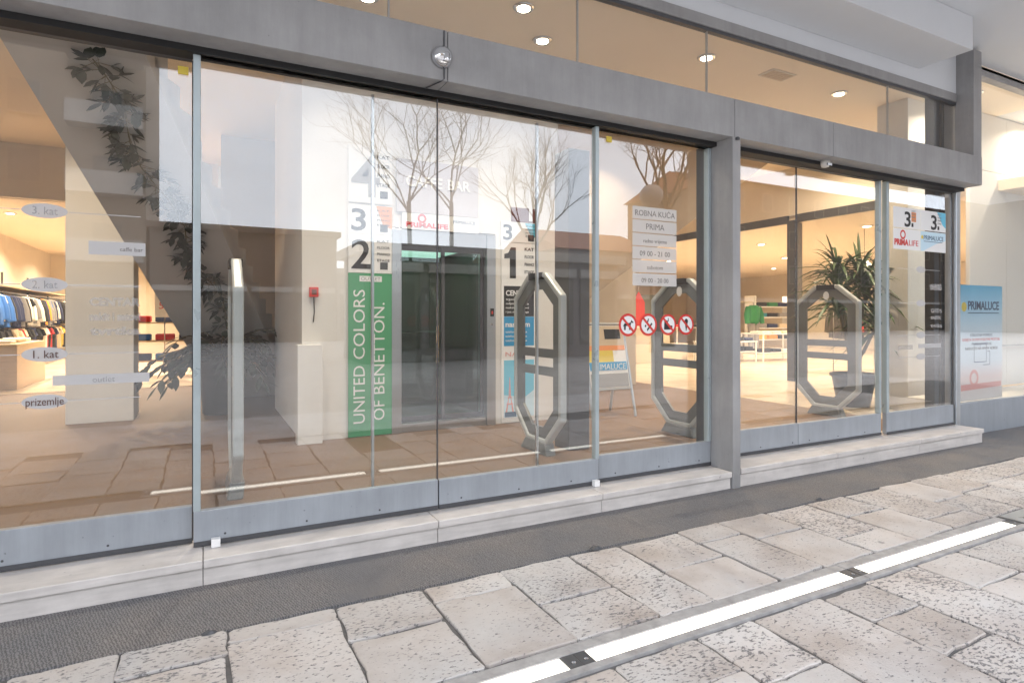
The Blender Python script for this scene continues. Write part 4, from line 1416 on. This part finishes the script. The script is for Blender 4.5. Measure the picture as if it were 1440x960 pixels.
lettering('50', -.79, 13.925, 1.52, .19, PRED, t, width=.2)
MB().tube([(-.69, 13.94, F), (-.69, 13.94, 1.35)], .012, 6).build('stand', CHROME, t)


# right shop
def table(x, y, w, d, h, label, shelves=(), rz=0.):
    t = empty('display_table', (x, y, F), label, 'table', 'white display tables in the right shop')
    MB().box((x - w / 2, y - d / 2, h - .03), (x + w / 2, y + d / 2, h)).build('table_top', PWHITE, t, bevel=.003)
    for sx in (-1, 1):
        for sy in (-1, 1):
            MB().box((x + sx * (w / 2 - .03) - .015, y + sy * (d / 2 - .03) - .015, F + .004), (x + sx * (w / 2 - .03) + .015, y + sy * (d / 2 - .03) + .015, h - .031)).build('leg', PWHITE, t)
    for z in shelves:
        MB().box((x - w / 2 + .02, y - d / 2 + .02, z - .02), (x + w / 2 - .02, y + d / 2 - .02, z)).build('shelf', PWHITE, t, bevel=.002)
    return t


def fold(x, y, z, w, d, h, c, label):
    o = MB().box((x - w / 2, y - d / 2, z + .001), (x + w / 2, y + d / 2, z + h)).build('folded_clothes', CLOTH[c], bevel=.018)
    return tag(o, label, 'folded clothes', 'folded clothes in the right shop')


table(12.7, 11.8, 1.7, .7, .70, 'low white display table with two shelves of bright folded clothes', (.42,))
for i, c in enumerate(['black', 'red', 'green', 'black', 'navy']):
    fold(12.02 + i * .34, 11.78, .70, .30, .4, .09 + .02 * (i % 2), c, '%s folded clothes on the low table top, %s from the post side' % (c, ORD[4 - i]))
for i, c in enumerate(['mustard', 'red', 'green', 'black', 'black']):
    fold(12.02 + i * .34, 11.78, .42, .30, .4, .12, c, '%s folded clothes on the low table shelf, %s from the post side' % (c, ORD[4 - i]))
table(14.5, 11.7, 1.8, .8, .90, 'taller white display table close to the dark post', (.38,))
for i, c in enumerate(['white', 'white', 'cream', 'mustard']):
    fold(13.85 + i * .40, 11.6, .90, .34, .45, .06, c, '%s folded clothes on the tall table, %s along it' % (c, ORD[i]))
for i, c in enumerate(['black', 'black', 'white', 'black']):
    fold(13.85 + i * .40, 11.6, .38, .34, .45, .09, c, '%s folded clothes on the lower shelf of the tall table, %s along it' % (c, ORD[i]))
table(13.6, 14.2, 1.3, .5, 1.05, 'narrow white display table at the back with red and black clothes')
for i, c in enumerate(['red', 'black', 'black']):
    fold(13.2 + i * .40, 14.1, 1.05, .34, .4, .06, c, '%s folded clothes on the narrow back table, %s along it' % (c, ORD[i]))

# mannequin-like jacket on a stand
t = empty('jacket_stand', (16.6, 14.2, F), 'green jacket above grey trousers on a stand in the right shop', 'clothes display')
bd = MB()
prof = [(.0, .15, .10), (.10, .21, .13), (.30, .24, .15), (.50, .25, .16), (.62, .24, .13), (.68, .12, .09)]
MX, MY, MZ = 16.6, 14.2, 1.08
n = 16
vs, fs = [], []
for h, a, b in prof:
    for k in range(n):
        an = 2 * math.pi * k / n
        vs.append((MX + a * math.cos(an) * 1.15, MY + b * math.sin(an), MZ + h))
for i in range(len(prof) - 1):
    for k in range(n):
        fs.append((i * n + k, i * n + (k + 1) % n, (i + 1) * n + (k + 1) % n, (i + 1) * n + k))
fs += [tuple(range(n - 1, -1, -1)), tuple((len(prof) - 1) * n + k for k in range(n))]
bd.add(vs, fs)
for s in (-1, 1):
    bd.tube([(MX + s * .24, MY, MZ + .60), (MX + s * .34, MY - .02, MZ + .36), (MX + s * .36, MY - .06, MZ + .06)], [.10, .095, .075], 10)
bd.build('jacket', CLOTH['green'], t, smooth=True)
tr_ = MB()
for s in (-1, 1):
    tr_.tube([(MX + s * .10, MY, MZ + .06), (MX + s * .12, MY, .62), (MX + s * .13, MY, .22)], [.13, .10, .08], 10)
tr_.build('trousers', CLOTH['grey'], t, smooth=True)
MB().tube([(MX, MY, F), (MX, MY, MZ + .76)], .02, 8).lathe([(.22, 0), (.22, .015)], (MX, MY, F + .004), 20).build('stand', CHROME, t)
MB().tube([(MX - .9, MY + .25, 1.86), (MX + .6, MY + .25, 1.86)], .015, 8).build('cross_rail', CHROME, t)

# shelf wall with jackets
t = empty('shelf_unit', (18, 14.6, F), 'white shelf unit with folded clothes beside the green jacket', 'shelf')
for z in (.55, .95, 1.33, 1.70):
    MB().box((16.95, 14.4, z), (18.9, 14.85, z + .03)).build('shelf_board', PWHITE, t)
for x in (16.95, 18.9):
    MB().box((x - .02, 14.4, F), (x + .02, 14.86, 2.1)).build('side_panel', PWHITE, t)
cols = ['mustard', 'grey', 'teal', 'black', 'orange', 'navy', 'black', 'green', 'black', 'cream', 'grey', 'navy']
for k in range(12):
    z = [.582, .982, 1.362, 1.732][k % 4]
    c = cols[k]
    fold(17.3 + (k // 4) * .55, 14.6, z, .46, .38, .14, c, '%s folded clothes on the shelf unit, %s shelf from below, %s column' % (c, ORD[k % 4], ORD[k // 4]))
# counter and displays deeper in the hall
t = empty('sales_counter', (9.4, 13.2, F), 'pale sales counter with lower front in the shop behind the stickers', 'counter')
MB().box((8.2, 13.0, F + .004), (11.8, 13.6, 1.05)).build('body', CREAM, t, bevel=.006)
MB().box((8.15, 12.92, 1.052), (11.85, 13.65, 1.09)).build('counter_top', PWHITE, t, bevel=.004)
MB().box((7.9, 12.5, F + .004), (12.0, 12.9, .62)).build('front_step', CREAM, t, bevel=.006)
tag(box((10.6, 14.5, 1.12), (12.8, 14.56, 2.05)).build('wall_panel', mat('slate_board', (.16, .18, .16), .6)), 'dark slate board on the wall behind the counter', 'board')
t = empty('sequin_display', (8.75, 13.2, 1.09), 'glittering brown patterned garment display on the counter', 'display')
q = MB()
for k in range(150):
    a = rg_.uniform(0, 6.283); z = rg_.uniform(0, .85); r = .24 + .05 * math.sin(z * 6)
    p = Vector((8.75 + r * math.cos(a), 13.25 + r * .8 * math.sin(a), 1.10 + z))
    s = rg_.uniform(.02, .05)
    q.add([p + Vector((-s, 0, -s)), p + Vector((s, rg_.uniform(-.02, .02), -s)), p + Vector((s, 0, s)), p + Vector((-s, 0, s))], [(0, 1, 2, 3)], CHROME if k % 3 == 0 else CLOTH['beige'] if k % 3 == 1 else PMAROON)
q.build('sequins', None, t)
MB().lathe([(.10, 0), (.2, .1), (.23, .5), (.2, .8), (.08, .86)], (8.75, 13.25, 1.091), 16).build('bust', PMAROON, t, smooth=True)
t = empty('red_pennant', (9.9, 12.7, 1.6), 'red pointed sign hanging behind the octagonal gate', 'sign')
MB().prism([(9.35, 11.6, 1.14), (9.72, 11.6, 1.14), (9.72, 11.6, 1.72), (9.535, 11.6, 1.98), (9.35, 11.6, 1.72)], (0, .02, 0)).build('panel', PRED, t)
MB().tube([(9.535, 11.61, 1.97), (9.535, 11.61, 4.19)], .004, 5).build('wire', CHROME, t)
t = empty('brochure_stand', (8.1, 10.6, F), 'white brochure stand before the counter', 'stand')
MB().box((7.95, 10.9, F + .004), (8.3, 11.1, .9)).build('body', PWHITE, t, bevel=.005)
MB().box((7.98, 10.885, .55), (8.1, 10.898, .86)).build('brochure', PBLACK, t)
MB().box((8.14, 10.885, .55), (8.27, 10.898, .86)).build('brochure', CLOTH['beige'], t)
# pale unlit ball, taken for a mannequin head, on an added cord
t = empty('pale_ball', (12.0, 7.5, 2.3), 'pale unlit ball standing for a mannequin head behind the spiky plant', 'ball')
MB().lathe([(.02, -.15), (.09, -.12), (.14, -.06), (.15, 0), (.14, .06), (.09, .12), (.02, .2)], (12.0, 7.5, 2.35), 20).build('globe', MILK, t, smooth=True)
MB().tube([(12.0, 7.5, 2.55), (12.0, 7.5, 3.15)], .005, 5).build('cord', PBLACK, t)
t = empty('clothes_rail', (12.3, 7.9, F), 'chrome clothes rail with dark garments behind the spiky plant', 'clothes rack')
MB().tube([(11.6, 7.9, F), (11.6, 7.9, 1.62), (13.0, 7.9, 1.62), (13.0, 7.9, F)], .016, 8).build('frame', CHROME, t)
cn = {}
for i, c in enumerate(['black', 'navy', 'red', 'black', 'grey', 'white', 'green']):
    cn[c] = cn.get(c, 0) + 1
    garment(11.75 + i * .17, 7.9, 1.60, 'jacket', c, '%s jacket on the chrome rail behind the plant, %s of its colour' % (c, ORD[cn[c] - 1]), 'jackets on the chrome rail', .1)

# =================================================================== ACROSS THE STREET (seen mirrored in the glass)


def house(name, label, x0, x1, y0, y1, h, wall, floors, bays, roof=None, ground=3.6, win=(1.2, 1.5), balc=False, flat_roof=True):
    t = empty(name, ((x0 + x1) / 2, y1, 0), label, 'building', 'buildings across the street')
    MB().box((x0, y0, -.02), (x1, y1, h)).build('wall', wall, t)
    bw = (x1 - x0) / bays
    fh = (h - ground) / max(floors, 1)
    for f in range(floors):
        for b in range(bays):
            cx = x0 + bw * (b + .5)
            z = ground + fh * f + (fh - win[1]) / 2
            w = MB()
            w.box((cx - win[0] / 2 - .08, y1 + .003, z - .08), (cx + win[0] / 2 + .08, y1 + .06, z)).box((cx - win[0] / 2 - .08, y1 + .003, z + win[1]), (cx + win[0] / 2 + .08, y1 + .06, z + win[1] + .08))
            w.box((cx - win[0] / 2 - .08, y1 + .003, z), (cx - win[0] / 2, y1 + .06, z + win[1])).box((cx + win[0] / 2, y1 + .003, z), (cx + win[0] / 2 + .08, y1 + .06, z + win[1]))
            wo = w.build('window', WINFRAME, t)
            MB().box((cx - win[0] / 2, y1 + .003, z), (cx + win[0] / 2, y1 + .02, z + win[1])).build('pane', WINGLASS, wo)
            if balc and b == bays - 1:
                MB().box((cx - bw * .48, y1 + .003, z - .45), (cx + bw * .48, y1 + 1.1, z - .3)).box((cx - bw * .48, y1 + 1.02, z - .3), (cx + bw * .48, y1 + 1.1, z + .6)).build('balcony', BALC, t)
    for b in range(bays):
        cx = x0 + bw * (b + .5)
        wo = MB().box((cx - bw * .42, y1 + .003, .4), (cx + bw * .42, y1 + .05, 2.7)).build('shop_window', WINGLASS, t)
        MB().box((cx - bw * .45, y1 + .003, 2.72), (cx + bw * .45, y1 + .18, 3.0)).build('awning_board', BALC, wo)
    if flat_roof:
        MB().box((x0 - .2, y0 - .2, h + .002), (x1 + .2, y1 + .25, h + .3)).build('roof', BALC if roof is None else roof, t)
    else:
        yc = (y0 + y1) / 2
        MB().prism([(x0 - .3, y1 + .4, h + .002), (x0 - .3, yc, h + 2.0), (x0 - .3, y0 - .4, h + .002)], (x1 - x0 + .6, 0, 0)).build('roof', roof, t)
    return t


house('apartment_block', 'tall tan apartment block with balconies mirrored in the left window', -22, -2.55, -38, -27.8, 23, TAN, 6, 6, balc=True)
house('low_house', 'low brown flat-roofed house mirrored behind the left sliding door', -2.4, 6.8, -36, -27.8, 5.9, BROWNWALL, 0, 4, roof=BROWNWALL)
house('low_house', 'low grey shop building mirrored in front of the lift', 6.95, 22, -37, -28.5, 3.9, PINKWALL, 0, 6)
house('kiosk', 'low flat-roofed kiosk with pale roof edge mirrored over the lift doors', 4.2, 13.5, -13.2, -10.4, 3.25, PINKWALL, 0, 5)
house('gabled_house', 'tile-roofed house mirrored above the prohibition stickers', 22.2, 31, -38, -28.5, 6.2, PINKWALL, 1, 4, roof=ROOF, flat_roof=False)
house('gabled_house', 'larger tile-roofed house enlarged to block sky mirrored behind the grey post', 39, 88, -42, -29, 13.0, BROWNWALL, 3, 14, roof=ROOF, flat_roof=False)  # raised and lengthened to keep bright sky out of the right-hand glass


house('added_terrace', 'long dark terrace added down the street to block sky mirrored in the showroom window', 62.5, 150, -24, -9, 16, BROWNWALL, 4, 20)  # added dark mass that keeps white sky haze off the showroom glass


def bare_tree(x, y, h, seed, label, spread=.62, r0=.15, trunk=.55, depth=6):
    rt = random.Random(seed)
    t = empty('bare_tree', (x, y, -.03), label, 'tree', 'bare trees across the street')
    mt_, mb_ = MB(), MB()
    base = Vector((x, y, -.03))
    lean = Vector((rt.uniform(-.05, .05), rt.uniform(-.05, .05), 1))
    fork = base + lean * h * trunk
    mt_.tube([base, base + lean * h * trunk * .1, base + lean * h * trunk * .5, fork], [r0 * 1.35, r0 * 1.05, r0 * .92, r0 * .85], 9)
    mt_.build('trunk', BARK, t, smooth=True)

    def grow(p, d, L, r, k):
        if k == 0 or r < .003:
            return
        seg = 3
        path = [p]
        dd = d.copy()
        for j in range(seg):
            dd = (dd + Vector((rt.uniform(-.16, .16), rt.uniform(-.16, .16), rt.uniform(-.02, .14)))).normalized()
            path.append(path[-1] + dd * L / seg)
        mb_.tube(path, [r * (1 - .4 * j / seg) for j in range(seg + 1)], 5 if k > 2 else 3, cap=False)
        nb = 3
        for j in range(nb):
            an = rt.uniform(0, 6.283)
            sp = spread * rt.uniform(.6, 1.25)
            a = dd.cross(Vector((0, 0, 1)) if abs(dd.z) < .9 else Vector((1, 0, 0))).normalized()
            b = dd.cross(a)
            nd = (dd + (a * math.cos(an) + b * math.sin(an)) * sp).normalized()
            at = path[-1] if j == 0 else path[1 + j % 3]
            grow(at, nd, L * rt.uniform(.62, .86), r * (.62 if j == 0 else .48), k - 1)
    for j in range(4):
        an = 2 * math.pi * j / 4 + rt.uniform(-.4, .4)
        d = Vector((math.cos(an) * .75, math.sin(an) * .75, 1)).normalized()
        grow(fork + lean * rt.uniform(-.06, .03) * h, d, h * .17, r0 * .40, depth)
    grow(fork, lean.normalized(), h * .18, r0 * .55, depth)
    mb_.build('branches', BARK, t)
    return t


bare_tree(7.0, -14.5, 10.4, 3, 'bare tree mirrored directly above the lift', .72, .095)
bare_tree(8.9, -15.2, 10.8, 8, 'bare tree mirrored just right of the one above the lift', .72, .095)
bare_tree(12.2, -14.5, 8.4, 15, 'smaller bare tree mirrored over the directory board', .5)
bare_tree(19.6, -14.5, 11.5, 21, 'bare tree mirrored beside the street lamp', .7, .24)

t = empty('street_lamp', (15.6, -11.0, -.03), 'street lamp with round globe mirrored above the opening hours', 'street lamp')
MB().tube([(15.6, -11, -.03), (15.6, -11, .5), (15.6, -11, 5.7)], [.10, .07, .05], 10).build('pole', LAMPMETAL, t)
MB().lathe([(.12, -.42), (.36, -.28), (.46, -.05), (.44, .18), (.28, .38), (.05, .44)], (15.6, -11, 6.1), 16).build('globe', mat('smoked_globe', (.22, .20, .19), .4), t, smooth=True)
MB().lathe([(.07, -.10), (.15, -.04), (.15, 0)], (15.6, -11, 5.7), 12).build('collar', LAMPMETAL, t)

# ------------------------------------------------------------------ litter along the border
for (x, y, sc), lb in zip([(2.03, 2.86, 1.0), (4.05, 2.87, .8), (.02, 2.855, .7)], ['dark scrap of litter where the border strip meets the paving, nearest the ground lights', 'dark scrap of litter at the border farther along the step', 'dark scrap of litter at the border below the left door stop']):
    rl = random.Random(int(x * 100))
    vs = []
    for k in range(8):
        a = 2 * math.pi * k / 8
        r = (.018 + rl.uniform(0, .016)) * sc
        vs += [(x + r * 1.6 * math.cos(a), y + r * math.sin(a), .003), (x + r * .8 * math.cos(a), y + r * .5 * math.sin(a), .008 + rl.uniform(0, .012) * sc)]
    fs = [(2 * k, (2 * k + 2) % 16, (2 * k + 3) % 16, 2 * k + 1) for k in range(8)] + [tuple(2 * k + 1 for k in range(8))]
    tag(MB().add(vs, fs).build('paper_scrap', DARKFRAME), lb, 'litter', 'scraps of litter')
